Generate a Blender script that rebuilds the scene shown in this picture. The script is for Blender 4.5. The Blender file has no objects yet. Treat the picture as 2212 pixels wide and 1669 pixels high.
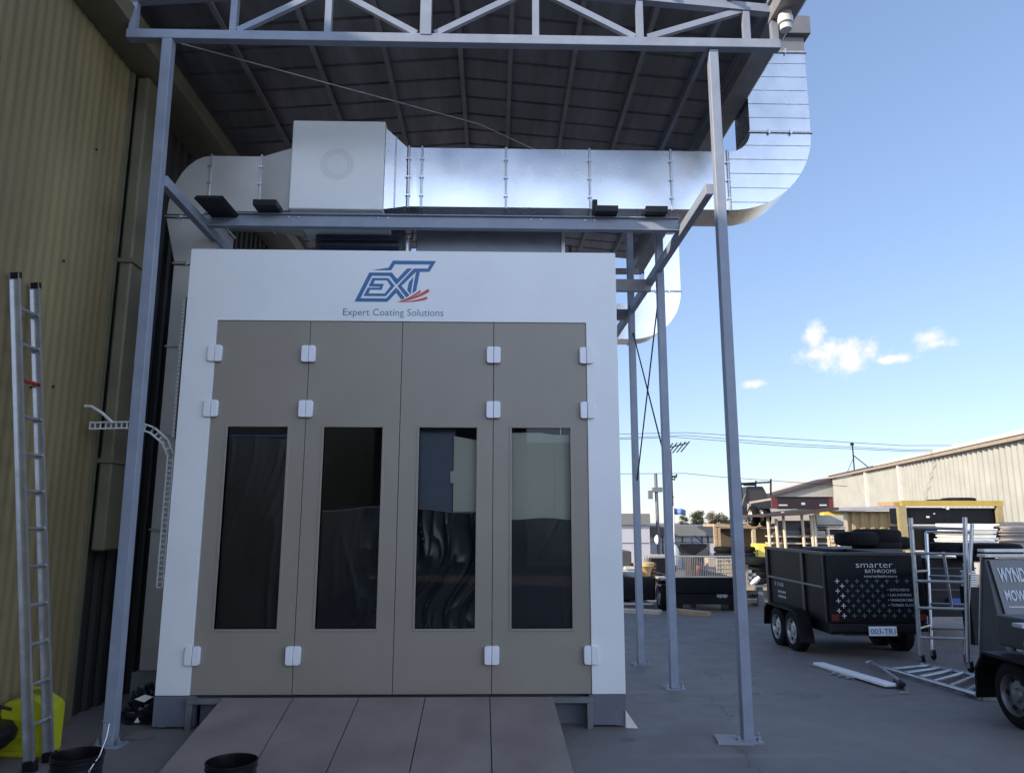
import bpy, math, random
from math import sin, cos, radians, pi, tan, atan2, sqrt
from mathutils import Vector, Matrix, noise as mnoise
random.seed(7)
S = bpy.context.scene
C = S.collection

# ------------------------------------------------------------------ camera
F = 1597.0; H = 1.7; TH = radians(10.2); YW = radians(1.3); RL = radians(0.1)
Fw = Vector((sin(YW)*cos(TH), cos(YW)*cos(TH), sin(TH)))
R0 = Vector((cos(YW), -sin(YW), 0)); U0 = R0.cross(Fw)
Rr = R0*cos(RL)+U0*sin(RL); Uu = U0*cos(RL)-R0*sin(RL)
cam = bpy.data.cameras.new('camera'); camo = bpy.data.objects.new('camera', cam); C.objects.link(camo)
camo.matrix_world = Matrix(((Rr.x, Uu.x, -Fw.x, 0), (Rr.y, Uu.y, -Fw.y, 0), (Rr.z, Uu.z, -Fw.z, H), (0, 0, 0, 1)))
cam.sensor_width = 36; cam.lens = F/2212*36; cam.clip_end = 3000; cam.clip_start = 0.05
S.camera = camo

def ray(px, py):
    return Rr*((px-1106)/F)+Uu*((834.5-py)/F)+Fw
def at(px, py, Y=None, X=None, Z=None):           # real point seen in a given direction at a known plane
    d = ray(px, py)
    t = X/d.x if X is not None else (Y/d.y if Y is not None else (Z-H)/d.z)
    return Vector((d.x*t, d.y*t, H+d.z*t))
def gz(y):
    return 0.0 if y < 6.6 else (-0.03*(y-6.6) if y < 80 else -2.2)
def G(px, py):                                     # point on the gently falling yard
    p = at(px, py, Z=0)
    if p.y > 6.6:
        d = ray(px, py); t = (H-0.198)/(-d.z-0.03*d.y); p = Vector((d.x*t, d.y*t, H+d.z*t))
    return p

# ------------------------------------------------------------------ light
SUN_EL = radians(25); DX, DY = 0.91, 0.415
w = bpy.data.worlds.new('World'); S.world = w; w.use_nodes = True
nt = w.node_tree; N = nt.nodes; L = nt.links; N.clear()
out = N.new('ShaderNodeOutputWorld'); bg = N.new('ShaderNodeBackground'); sky = N.new('ShaderNodeTexSky')
sky.sky_type = 'NISHITA'; sky.sun_disc = False; sky.sun_elevation = SUN_EL; sky.sun_rotation = atan2(-DX, -DY)
sky.air_density = 1.0; sky.dust_density = 0.15; sky.ozone_density = 2.5
bg.inputs[1].default_value = 0.15; gm = N.new('ShaderNodeGamma'); gm.inputs[1].default_value = .62; L.new(sky.outputs[0], gm.inputs[0])
vs_ = N.new('ShaderNodeVectorMath'); vs_.operation = 'MULTIPLY'; vs_.inputs[1].default_value = (.96, 1.04, 1.26); L.new(gm.outputs[0], vs_.inputs[0]); L.new(vs_.outputs[0], bg.inputs[0])
geo = N.new('ShaderNodeTexCoord'); noi = N.new('ShaderNodeTexNoise'); noi.inputs['Scale'].default_value = 34; noi.inputs['Detail'].default_value = 7; noi.inputs['Roughness'].default_value = .62
L.new(geo.outputs['Generated'], noi.inputs['Vector'])
prev = None
for (px, py, rx, rz) in [(1760,728,26,30),(1752,765,34,20),(1795,758,36,34),(1838,768,40,36),(1880,757,32,24),(1925,776,40,9),(2013,728,26,20),(2022,742,34,14),(1628,829,26,9)]:
    d = ray(px, py).normalized(); sc = F*1.03
    v1 = N.new('ShaderNodeVectorMath'); v1.operation = 'SUBTRACT'; L.new(geo.outputs['Generated'], v1.inputs[0]); v1.inputs[1].default_value = d
    v2 = N.new('ShaderNodeVectorMath'); v2.operation = 'MULTIPLY'; L.new(v1.outputs[0], v2.inputs[0]); v2.inputs[1].default_value = (sc/rx, sc/rx, sc/rz)
    v3 = N.new('ShaderNodeVectorMath'); v3.operation = 'LENGTH'; L.new(v2.outputs[0], v3.inputs[0])
    if prev is None: prev = v3.outputs['Value']
    else:
        m = N.new('ShaderNodeMath'); m.operation = 'SMOOTH_MIN'; m.inputs[2].default_value = .35; L.new(prev, m.inputs[0]); L.new(v3.outputs['Value'], m.inputs[1]); prev = m.outputs[0]
ma = N.new('ShaderNodeMath'); ma.operation = 'MULTIPLY_ADD'; ma.inputs[1].default_value = 3.4; L.new(noi.outputs['Fac'], ma.inputs[0]); L.new(prev, ma.inputs[2])
mr = N.new('ShaderNodeMapRange'); mr.interpolation_type = 'SMOOTHSTEP'; mr.inputs['From Min'].default_value = 2.95; mr.inputs['From Max'].default_value = 1.60; mr.inputs['To Min'].default_value = 0; mr.inputs['To Max'].default_value = .85
L.new(ma.outputs[0], mr.inputs['Value'])
bg2 = N.new('ShaderNodeBackground'); bg2.inputs[0].default_value = (1.0, .95, .88, 1); bg2.inputs[1].default_value = .60
mx = N.new('ShaderNodeMixShader'); L.new(mr.outputs[0], mx.inputs[0]); L.new(bg.outputs[0], mx.inputs[1]); L.new(bg2.outputs[0], mx.inputs[2]); # bright unseen cloud added behind the camera to lift the shaded booth front
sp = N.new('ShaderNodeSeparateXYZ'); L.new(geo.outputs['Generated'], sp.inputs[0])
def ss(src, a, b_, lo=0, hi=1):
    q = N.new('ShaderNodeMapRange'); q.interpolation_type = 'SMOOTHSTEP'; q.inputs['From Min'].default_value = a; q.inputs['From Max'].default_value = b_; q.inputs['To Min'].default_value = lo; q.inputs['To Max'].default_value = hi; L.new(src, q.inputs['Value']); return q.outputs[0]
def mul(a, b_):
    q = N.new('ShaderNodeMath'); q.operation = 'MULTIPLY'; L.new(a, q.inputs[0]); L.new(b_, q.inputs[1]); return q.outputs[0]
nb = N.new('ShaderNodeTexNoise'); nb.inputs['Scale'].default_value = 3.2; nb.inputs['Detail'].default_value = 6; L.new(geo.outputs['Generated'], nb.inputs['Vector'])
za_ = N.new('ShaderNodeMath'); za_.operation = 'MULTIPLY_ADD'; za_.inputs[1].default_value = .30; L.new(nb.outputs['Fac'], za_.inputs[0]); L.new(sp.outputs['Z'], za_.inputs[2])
fill_cloud = mul(mul(ss(sp.outputs['Y'], -.05, -.45), ss(sp.outputs['Z'], .08, .2)), ss(za_.outputs[0], .42, .54, 1, .06))
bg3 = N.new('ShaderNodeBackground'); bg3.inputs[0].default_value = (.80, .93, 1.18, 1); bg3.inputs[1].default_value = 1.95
mx2 = N.new('ShaderNodeMixShader'); L.new(fill_cloud, mx2.inputs[0]); L.new(mx.outputs[0], mx2.inputs[1]); L.new(bg3.outputs[0], mx2.inputs[2]); L.new(mx2.outputs[0], out.inputs[0])

sl = bpy.data.lights.new('sun', 'SUN'); sl.energy = 3.6; sl.angle = radians(0.5); sl.color = (1.0, .87, .70)
so = bpy.data.objects.new('sun', sl); C.objects.link(so); so.location = (-20, -10, 30)
so.rotation_euler = Vector((DX*cos(SUN_EL), DY*cos(SUN_EL), -sin(SUN_EL))).to_track_quat('-Z', 'Y').to_euler()
S.view_settings.view_transform = 'Standard'; S.view_settings.look = 'None'; S.view_settings.exposure = 1.0
S.render.engine = 'CYCLES'

# ------------------------------------------------------------------ materials
MATS = {}
def mat(name, col, rough=.6, metal=0, ns=4, na=.12, bump=0, bs=20, spec=.5, col2=None, stretch=(1,1,1), rv=.08, coat=0):
    if name in MATS: return MATS[name]
    m = bpy.data.materials.new(name); m.use_nodes = True; t = m.node_tree; n = t.nodes; l = t.links
    b = n['Principled BSDF']; b.inputs['Metallic'].default_value = metal; b.inputs['Specular IOR Level'].default_value = spec
    if coat: b.inputs['Coat Weight'].default_value = coat
    tc = n.new('ShaderNodeTexCoord'); mp = n.new('ShaderNodeMapping'); mp.inputs['Scale'].default_value = stretch; l.new(tc.outputs['Object'], mp.inputs[0])
    no = n.new('ShaderNodeTexNoise'); no.inputs['Scale'].default_value = ns; no.inputs['Detail'].default_value = 8; no.inputs['Roughness'].default_value = .6; l.new(mp.outputs[0], no.inputs[0])
    r = n.new('ShaderNodeMapRange'); r.inputs[1].default_value = .3; r.inputs[2].default_value = .7; l.new(no.outputs['Fac'], r.inputs[0])
    mi = n.new('ShaderNodeMix'); mi.data_type = 'RGBA'; l.new(r.outputs[0], mi.inputs[0])
    c2 = col2 or tuple(min(1, c*(1+na)) for c in col); c1 = tuple(c*(1-na) for c in col) if col2 is None else col
    mi.inputs[6].default_value = (*c1, 1); mi.inputs[7].default_value = (*c2, 1); l.new(mi.outputs[2], b.inputs['Base Color'])
    rr = n.new('ShaderNodeMapRange'); rr.inputs[3].default_value = max(.02, rough-rv); rr.inputs[4].default_value = min(1, rough+rv); l.new(no.outputs['Fac'], rr.inputs[0]); l.new(rr.outputs[0], b.inputs['Roughness'])
    if bump:
        n2 = n.new('ShaderNodeTexNoise'); n2.inputs['Scale'].default_value = bs; n2.inputs['Detail'].default_value = 5; l.new(mp.outputs[0], n2.inputs[0])
        bp = n.new('ShaderNodeBump'); bp.inputs['Strength'].default_value = min(1, bump); bp.inputs['Distance'].default_value = .02; l.new(n2.outputs['Fac'], bp.inputs['Height']); l.new(bp.outputs[0], b.inputs['Normal'])
    MATS[name] = m; return m

def ground_mat():
    m = bpy.data.materials.new('yard_concrete'); m.use_nodes = True; t = m.node_tree; n = t.nodes; l = t.links; b = n['Principled BSDF']
    tc = n.new('ShaderNodeTexCoord')
    def noise(s, d=8, r=.6, st=(1,1,1)):
        mp = n.new('ShaderNodeMapping'); mp.inputs['Scale'].default_value = st; l.new(tc.outputs['Object'], mp.inputs[0])
        o = n.new('ShaderNodeTexNoise'); o.inputs['Scale'].default_value = s; o.inputs['Detail'].default_value = d; o.inputs['Roughness'].default_value = r; l.new(mp.outputs[0], o.inputs[0]); return o.outputs['Fac']
    def rng(f, a, b_, c=0, d=1):
        o = n.new('ShaderNodeMapRange'); o.inputs[1].default_value = a; o.inputs[2].default_value = b_; o.inputs[3].default_value = c; o.inputs[4].default_value = d; l.new(f, o.inputs[0]); return o.outputs[0]
    def mixc(f, a, c):
        o = n.new('ShaderNodeMix'); o.data_type = 'RGBA'; l.new(f, o.inputs[0])
        for i, v in ((6, a), (7, c)):
            if isinstance(v, tuple): o.inputs[i].default_value = (*v, 1)
            else: l.new(v, o.inputs[i])
        return o.outputs[2]
    c = mixc(rng(noise(.5), .35, .7), (.142, .124, .117), (.205, .180, .170))
    c = mixc(rng(noise(3.5, 10, .7), .4, .75, 0, .5), c, (.215, .205, .195))
    c = mixc(rng(noise(1.3, 6, .7, (1, 2.2, 1)), .60, .72, 0, .55), c, (.085, .082, .085))
    c = mixc(rng(noise(90, 3, .8), .66, .8, 0, .5), c, (.24, .23, .22))
    c = mixc(rng(noise(40, 3, .8), .68, .8, 0, .6), c, (.03, .03, .03))
    vo = n.new('ShaderNodeTexVoronoi'); vo.feature = 'DISTANCE_TO_EDGE'; vo.inputs['Scale'].default_value = .33
    ad = n.new('ShaderNodeVectorMath'); ad.operation = 'ADD'; n3 = n.new('ShaderNodeTexNoise'); n3.inputs['Scale'].default_value = 1.5; n3.inputs['Detail'].default_value = 6; l.new(tc.outputs['Object'], n3.inputs[0]); l.new(tc.outputs['Object'], ad.inputs[0]); l.new(n3.outputs['Color'], ad.inputs[1]); l.new(ad.outputs[0], vo.inputs['Vector'])
    c = mixc(rng(vo.outputs['Distance'], 0, .004, .6, 0), c, (.03, .03, .03))
    c = mixc(rng(noise(.9, 4, .5, (.25, 3, 1)), .62, .70, 0, .28), c, (.26, .25, .24))
    c = mixc(rng(noise(2.3, 2, .4), .70, .74, 0, .5), c, (.055, .055, .058))
    c = mixc(rng(noise(14, 2, .5, (.15, 2, 1)), .72, .76, 0, .5), c, (.33, .32, .31))
    l.new(c, b.inputs['Base Color']); l.new(rng(noise(2), .3, .7, .5, .8), b.inputs['Roughness'])
    bp = n.new('ShaderNodeBump'); bp.inputs['Strength'].default_value = .35; bp.inputs['Distance'].default_value = .01; l.new(noise(70, 4), bp.inputs['Height']); l.new(bp.outputs[0], b.inputs['Normal'])
    return m

def glass_mat():
    m = bpy.data.materials.new('window_glass'); m.use_nodes = True; t = m.node_tree; n = t.nodes; l = t.links; n.remove(n['Principled BSDF'])
    o = n['Material Output']; tr = n.new('ShaderNodeBsdfTransparent'); tr.inputs[0].default_value = (.8, .84, .84, 1)
    gl = n.new('ShaderNodeBsdfGlossy'); gl.inputs['Roughness'].default_value = .02; fr = n.new('ShaderNodeFresnel'); fr.inputs[0].default_value = 1.55
    x = n.new('ShaderNodeMixShader'); l.new(fr.outputs[0], x.inputs[0]); l.new(tr.outputs[0], x.inputs[1]); l.new(gl.outputs[0], x.inputs[2]); l.new(x.outputs[0], o.inputs[0]); return m

GLASS = glass_mat()
WHITE = mat('white_panel_paint', (.76, .77, .78), .38, ns=1.2, na=.05, bump=.03, bs=3)
OFFW = mat('offwhite_plastic', (.78, .78, .84), .4, na=.03)
TAUPE = mat('taupe_door_paint', (.268, .238, .198), .42, ns=1.5, na=.07, bump=.03, bs=4)
STEEL = mat('grey_primed_steel', (.235, .265, .33), .45, ns=5, na=.12, bump=.05, bs=30)
STEELD = mat('dark_purlin_steel', (.26, .255, .265), .5, metal=.2, ns=6, na=.2)
ZINC = mat('roof_sheet_zincalume', (.20, .195, .205), .45, metal=.45, ns=1.3, na=.35, bump=.1, bs=5, stretch=(3, .5, 1))
GALV = mat('galvanised_duct', (.64, .66, .69), .27, metal=1, ns=2.5, na=.06, bump=.03, bs=1.6, rv=.08)
GALVD = mat('galvanised_trim', (.45, .46, .48), .4, metal=.9, ns=8, na=.2)
OLIVE = mat('olive_wall_paint', (.225, .175, .085), .5, ns=1.1, na=.3, bump=.06, bs=8, stretch=(1, 1, .25))
OLIVED = mat('dark_olive_trim', (.13, .115, .07), .55, ns=2, na=.2)
ALU = mat('aluminium', (.5, .51, .53), .33, metal=.85, ns=9, na=.15, rv=.12)
BLACK = mat('black_paint', (.004, .0045, .007), .38, ns=6, na=.4, rv=.12, spec=.2)
BLACKP = mat('black_plastic', (.009, .009, .011), .45, spec=.25, ns=6, na=.3)
RUB = mat('tyre_rubber', (.010, .010, .011), .75, spec=.12, ns=12, na=.3, bump=.2, bs=60)
FILM = mat('black_plastic_film', (.012, .013, .02), .3, ns=3, na=.3, rv=.1)
BEIGE = mat('stand_in_beige', (.62, .6, .5), .7, ns=2, na=.05)
DKGREY = mat('dark_grey_paint', (.06, .06, .065), .5, ns=5, na=.2)
MIDG = mat('mid_grey_steel', (.14, .14, .15), .5, ns=5, na=.15)
PLINTH = mat('plinth_grey', (.13, .14, .17), .5, ns=3, na=.15)
RAMP = mat('ramp_steel', (.245, .196, .180), .5, ns=2.2, na=.2, bump=.08, bs=40)
YEL = mat('yellow_plastic', (.42, .42, .015), .4, ns=5, na=.1)
YELP = mat('yellow_paint', (.40, .28, .05), .5, ns=5, na=.12)
YELB = mat('yellow_bin_plastic', (.85, .66, .10), .5, ns=5, na=.05)
BLUE = mat('logo_blue', (.012, .12, .30), .4, na=.03)
RED = mat('logo_red', (.55, .045, .02), .4, na=.1)
TXTB = mat('lettering_blue', (.05, .16, .30), .4, na=.02)
TXTW = mat('lettering_white', (.6, .6, .62), .5, na=.05)
TXTG = mat('lettering_grey', (.48, .53, .57), .5, na=.1)
TIMB = mat('pale_timber', (.42, .30, .18), .7, ns=3, na=.2, stretch=(1, 1, 6))
CREAM = mat('cream_steel_post', (.60, .50, .38), .6, ns=6, na=.15)
CORR = mat('cream_corrugated_steel', (.30, .30, .27), .5, ns=.8, na=.12)
CONT = mat('tan_container_steel', (.50, .36, .18), .55, ns=1.2, na=.15)
CONCW = mat('pale_precast_wall', (.42, .42, .46), .7, ns=.5, na=.06)
FASC = mat('grey_fascia', (.17, .17, .165), .6, ns=.5, na=.06)
REDL = mat('red_lens', (.13, .018, .015), .25, na=.1)
RIM = mat('silver_wheel', (.5, .5, .5), .4, metal=.6, na=.15)
RIMD = mat('dull_wheel', (.2, .2, .2), .45, metal=.6, na=.15)
PLATE = mat('number_plate_white', (.7, .72, .75), .4, na=.03)
ORANGE = mat('brown_carton', (.36, .24, .13), .8, ns=6, na=.2)
LOGS = mat('brown_timber', (.07, .04, .03), .8, ns=6, na=.4)
PVC = mat('white_pvc', (.6, .6, .6), .4, na=.04)
NAVY = mat('navy_louvre', (.02, .035, .11), .45, na=.2)
FLAG = mat('blue_flag_cloth', (.12, .2, .42), .8, na=.2)
BARK = mat('bark', (.09, .065, .045), .9, ns=8, na=.3)
LEAF = mat('leaf_green', (.06, .08, .035), .8, ns=.8, na=.45)
WSHEET = mat('white_foam_sheet', (.8, .78, .72), .6, ns=3, na=.06)
REDG = mat('rung_red', (.35, .03, .02), .5, na=.2)
BLUEB = mat('blue_plastic', (.04, .09, .35), .5, na=.1)

# ------------------------------------------------------------------ mesh helpers
class MB:
    def __init__(s): s.v = []; s.f = []
    def add(s, vs, fs):
        b = len(s.v); s.v += [Vector(p) for p in vs]; s.f += [tuple(i+b for i in f) for f in fs]; return s
    def box(s, x0, x1, y0, y1, z0, z1):
        return s.add([(x0,y0,z0),(x1,y0,z0),(x1,y1,z0),(x0,y1,z0),(x0,y0,z1),(x1,y0,z1),(x1,y1,z1),(x0,y1,z1)],
              [(0,3,2,1),(4,5,6,7),(0,1,5,4),(1,2,6,5),(2,3,7,6),(3,0,4,7)])
    def bar(s, p, q, w=.05, h=None, up=(0,0,1)):
        p = Vector(p); q = Vector(q); h = h or w; d = (q-p).normalized(); u = Vector(up)
        if abs(d.dot(u)) > .98: u = Vector((0,1,0))
        r = d.cross(u).normalized(); u = r.cross(d).normalized(); r *= w/2; u *= h/2
        return s.add([p-r-u,p+r-u,p+r+u,p-r+u,q-r-u,q+r-u,q+r+u,q-r+u],[(0,1,2,3),(7,6,5,4),(0,4,5,1),(1,5,6,2),(2,6,7,3),(3,7,4,0)])
    def tube(s, pts, r=.01, n=8, cap=True):
        pts = [Vector(p) for p in pts]; b = len(s.v); k = len(pts); u = None
        for i, p in enumerate(pts):
            d = (pts[min(i+1,k-1)]-pts[max(i-1,0)]).normalized()
            if u is None: u = Vector((0,0,1)) if abs(d.z) < .9 else Vector((1,0,0))
            a = d.cross(u).normalized(); u = a.cross(d).normalized(); rr = r[i] if isinstance(r,(list,tuple)) else r
            s.v += [p+a*(rr*cos(2*pi*j/n))+u*(rr*sin(2*pi*j/n)) for j in range(n)]
        for i in range(k-1):
            for j in range(n): s.f.append((b+i*n+j, b+(i+1)*n+j, b+(i+1)*n+(j+1)%n, b+i*n+(j+1)%n))
        if cap: s.f.append(tuple(b+j for j in range(n))); s.f.append(tuple(b+(k-1)*n+j for j in reversed(range(n))))
        return s
    def lathe(s, prof, c=(0,0,0), axis='Z', n=28):
        c = Vector(c); b = len(s.v); k = len(prof)
        for r, z in prof:
            for j in range(n):
                a = 2*pi*j/n; x, y = r*cos(a), r*sin(a)
                s.v.append(c+(Vector((x,y,z)) if axis == 'Z' else (Vector((z,x,y)) if axis == 'X' else Vector((x,z,y)))))
        for i in range(k-1):
            for j in range(n): s.f.append((b+i*n+j, b+i*n+(j+1)%n, b+(i+1)*n+(j+1)%n, b+(i+1)*n+j))
        return s
    def prism(s, poly, vec):                       # poly: 3D points, extruded along vec
        k = len(poly); vec = Vector(vec)
        return s.add([Vector(p) for p in poly]+[Vector(p)+vec for p in poly], [tuple(range(k)), tuple(reversed(range(k,2*k)))]+[(i,(i+1)%k,k+(i+1)%k,k+i)[::-1] for i in range(k)])
    def build(s, name, m, parent=None, bev=0, smooth=True, label=None):
        me = bpy.data.meshes.new(name); org = Vector((0,0,0))
        if parent is not None:
            r = parent
            while r.parent: r = r.parent
            org = Vector(r.location)
        me.from_pydata([v-org for v in s.v], [], s.f); me.materials.append(m)
        import bmesh
        bm = bmesh.new(); bm.from_mesh(me); bmesh.ops.recalc_face_normals(bm, faces=bm.faces); bm.to_mesh(me); bm.free()
        if smooth: me.shade_smooth(); me.set_sharp_from_angle(angle=radians(32))
        o = bpy.data.objects.new(name, me); C.objects.link(o)
        if parent is not None: o.parent = parent
        if bev: b = o.modifiers.new('bevel','BEVEL'); b.width = bev; b.segments = 2; b.limit_method = 'ANGLE'
        if label: o['label'] = label
        return o
def thing(name, label, cat, loc=(0,0,0), group=None, kind=None):
    o = bpy.data.objects.new(name, None); C.objects.link(o); o.location = loc; o.empty_display_size = .1
    return tag(o, label, cat, group, kind)
def tag(o, label, cat, group=None, kind=None):
    o['label'] = label; o['category'] = cat
    if group: o['group'] = group
    if kind: o['kind'] = kind
    return o
def struct(o): o['kind'] = 'structure'; return o
def copy_tree(o, parent=None):
    c = o.copy(); C.objects.link(c)
    if parent is not None: c.parent = parent
    for ch in [x for x in S.objects if x.parent == o]: copy_tree(ch, c)
    return c
def text(s, name, m, parent, org, width, height, ux=(1,0,0), uz=(0,0,1), thick=.002, off=.002, bold=0, spacing=1.0):
    cu = bpy.data.curves.new('t','FONT'); cu.body = s; cu.size = 1; cu.offset = off; cu.space_character = spacing; cu.resolution_u = 3
    ob = bpy.data.objects.new('t', cu); C.objects.link(ob); dg = bpy.context.evaluated_depsgraph_get(); dg.update()
    me = bpy.data.meshes.new_from_object(ob.evaluated_get(dg)); bpy.data.objects.remove(ob)
    xs = [v.co.x for v in me.vertices]; ys = [v.co.y for v in me.vertices]
    x0, x1 = min(xs), max(xs); cap = .729*1.0
    ux = Vector(ux); uz = Vector(uz); nrm = ux.cross(uz)*1.0; org = Vector(org)
    vs = [org+ux*((v.co.x-x0)/(x1-x0)*width)+uz*(v.co.y/cap*height)+nrm*thick for v in me.vertices]
    b = MB(); b.v = vs; b.f = [tuple(p.vertices) for p in me.polygons]; bpy.data.meshes.remove(me)
    return b.build(name, m, parent, smooth=False)
def corrug(p0, p1, z0a, z0b, z1a, z1b, pitch, depth, nrm, prof=((0,0),(.35,0),(.5,1),(.85,1))):
    p0 = Vector(p0); p1 = Vector(p1); d = p1-p0; n = max(1, int(d.length/pitch)); nrm = Vector(nrm).normalized(); b = MB(); k = 0
    for i in range(n):
        for (a, q) in prof:
            t = (i+a)/n; p = p0+d*t+nrm*(q*depth)
            b.v += [Vector((p.x,p.y,z0a+(z0b-z0a)*t)), Vector((p.x,p.y,z1a+(z1b-z1a)*t))]; k += 1
    for i in range(k-1): b.f.append((2*i,2*i+2,2*i+3,2*i+1))
    return b

# ------------------------------------------------------------------ ground
g = MB(); ys = [-150,-40,-10,0,3,5,6.6,9,12,16,22,30,45,80,200,900]; xs = [-700,-100,-20,-5,0,5,10,20,40,100,700]
for y in ys:
    for x in xs: g.v.append(Vector((x, y, gz(y))))
for i in range(len(ys)-1):
    for j in range(len(xs)-1): k = i*len(xs)+j; g.f.append((k,k+1,k+len(xs)+1,k+len(xs)))
struct(g.build('ground', ground_mat()))

# ------------------------------------------------------------------ olive warehouse on the left
WX = -3.62
wh = thing('warehouse', 'olive corrugated steel warehouse wall with dark gutter rising on the left', 'building', (WX, 0, 0))
corrug((WX,-9,0),(WX,6.72,0),0,0,6.05,6.05,.11,.006,(1,0,0)).build('wall', OLIVE, wh)
corrug((WX-.12,6.72,0),(WX-.12,12.2,0),-.2,-.2,6.05,6.05,.2,.03,(1,0,0)).build('wall', mat('recess_shade_black',(.02,.02,.018),.7), wh, label='recessed wall beyond the corner, gap shade put in its near-black colour')  # near-black colour stands for the shade in the gap
b = MB(); b.box(-18,WX-.15,-9,12.2,0,6.05); b.build('wall', OLIVED, wh)
b = MB(); b.box(WX-.1,WX+.035,6.70,6.76,0,6.03); b.build('corner_flashing', OLIVED, wh)
b = MB(); b.prism([(WX-.6,0,6.06),(WX+.16,0,6.06),(WX+.30,0,6.12),(WX+.33,0,6.27),(WX+.29,0,6.27),(WX+.12,0,6.14),(WX-.6,0,6.14)],(0,12.2,0))
for v in b.v: v.y = v.y
b2 = MB(); b2.v = [Vector((v.x, v.y if v.y > 6 else -9, v.z)) for v in b.v]; b2.f = b.f; b2.build('gutter', OLIVED, wh)
b = MB(); b.prism([(WX+.1,-9,6.30),(-11,-9,11.0),(-18,-9,6.4),(-18,-9,6.3),(-11,-9,10.9),(WX+.1,-9,6.2)],(0,16.5,0)); b.build('roof', ZINC, wh)  # unseen ridge, pitched high to keep the sun off the fan box
b = MB(); b.box(-18,WX+.1,7.51,12.2,6.2,6.32); b.build('roof', ZINC, wh)  # unseen rear roof, held low so sun reaches the far yard
b = MB(); b.box(WX+.03,WX+.15,6.80,7.12,1.42,6.04); b.build('downpipe', OLIVED, wh, bev=.02)
for z in (4.1,2.2): b = MB(); b.box(WX+.025,WX+.17,6.78,7.14,z,z+.04); b.build('pipe_strap', OLIVED, wh)
b = MB()
for i in range(60):
    y = -1+random.random()*7.6; z = .5+random.choice([0,1.1,2.2,3.3,4.4])+.2*random.random()
    b.lathe([(0,.012),(.009,.01),(.012,0)], (WX+.012, y, z), 'X', 6)
b.build('wall_screws', BLACKP, wh)

# ------------------------------------------------------------------ canopy
cy = thing('steel_canopy', 'blue grey steel canopy on slim square posts over the spray booth', 'canopy', (-.5, 6.1, 0))
def post(x, y, ztop, wd=.085, x2=None, skew=0):
    z0 = gz(y); b = MB(); b.bar((x,y,z0+.012),(x if x2 is None else x2,y,ztop),wd,wd,(0,1,0)); p = b.build('post', STEEL, cy, bev=.006)
    b = MB(); b.box(x-.105,x+.105,y-.08,y+.08,z0,z0+.014); b.build('base_plate', STEEL, p)
    for sx in (-.08,.08):
        b = MB(); b.lathe([(0,.06),(.008,.06),(.008,.028),(.02,.028),(.02,.0),(0,.0)], (x+sx,y-.03,z0+.012), 'Z', 6); b.build('anchor_bolt', GALVD, p)
    return p
post(1.985,6.13,5.955); post(-2.925,6.10,5.955,.09,-2.97)
post(1.90,8.18,5.9); post(1.85,9.73,5.9); post(1.78,12.4,5.9); 
YT = 6.1
b = MB(); b.bar((-3.34,YT,6.0),(2.60,YT,6.0),.085,.09); b.build('truss_chord', STEEL, cy, bev=.005)
def ztop(x): return 6.62-abs(x+.42)*.088
b = MB(); b.bar((-3.72,YT,ztop(-3.72)),(-.42,YT,ztop(-.42)),.08,.08); b.build('truss_chord', STEEL, cy)
b = MB(); b.bar((-.42,YT,ztop(-.42)),(2.55,YT,ztop(2.55)),.08,.08); b.build('truss_chord', STEEL, cy)
for x, wd in ((-3.30,.06),(-2.40,.06),(-1.545,.06),(-.655,.10),(.35,.06),(1.31,.06),(2.30,.06),(2.56,.06)):
    b = MB(); b.bar((x,YT,6.03),(x,YT,ztop(x)-.02),wd,wd,(0,1,0)); b.build('truss_web', STEEL, cy)
for x0, x1 in ((-2.36,-1.60),(-.74,-1.50),(-.57,.28),(1.26,.42),(1.38,2.26)):
    b = MB(); z1 = ztop(x1)-.03; b.bar((x0,YT,6.06),(x1,YT,z1),.045,.055); b.build('truss_web', STEEL, cy)
for yt in (9.73, 12.4):
    b = MB(); b.bar((-3.3,yt,6.0),(2.5,yt,6.0),.08,.09); b.build('truss_chord', STEELD, cy)
    for x in (-3.2,-2.1,-1.0,.2,1.3,2.4): b = MB(); b.bar((x,yt,6.03),(x,yt,ztop(x)),.06,.06,(0,1,0)); b.build('truss_web', STEELD, cy)
Y0, Y1 = 5.98, 13.3
for x in (-3.45,-2.72,-1.95,-1.22,-.42,.12,.80,1.50,2.12,2.50):
    b = MB(); z = ztop(x)+.085
    b.box(x-.004,x+.004,Y0,Y1,z-.05,z+.05); b.box(x-.004,x+.045,Y0,Y1,z-.052,z-.045); b.box(x+.041,x+.046,Y0,Y1,z-.045,z-.03)
    b.build('purlin', STEEL if x > 2 else STEELD, cy)
# ribbed roof sheets, ribs running down the slope
def roofsheet(xa, xb):
    n = int((Y1-Y0)/.38); b = MB(); k = 0
    for i in range(n):
        for a, q in ((0,0),(.86,0),(.89,1),(.97,1)):
            y = Y0+(i+a)*.38; dz = .14+q*.022
            b.v += [Vector((xa,y,ztop(xa)+dz)), Vector((xb,y,ztop(xb)+dz))]; k += 1
    for i in range(k-1): b.f.append((2*i,2*i+2,2*i+3,2*i+1))
    return b
roofsheet(-3.62,-.42).build('roof_sheet', ZINC, cy); roofsheet(-.42,2.62).build('roof_sheet', ZINC, cy)
b = MB(); b.prism([(2.52,Y0-.5,6.25),(2.74,Y0-.5,6.25),(2.78,Y0-.5,6.30),(2.78,Y0-.5,6.44),(2.76,Y0-.5,6.44),(2.76,Y0-.5,6.31),(2.73,Y0-.5,6.27),(2.54,Y0-.5,6.27),(2.54,Y0-.5,6.44),(2.52,Y0-.5,6.44)],(0,Y1-Y0+.5,0)); b.build('gutter', STEELD, cy)
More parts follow.
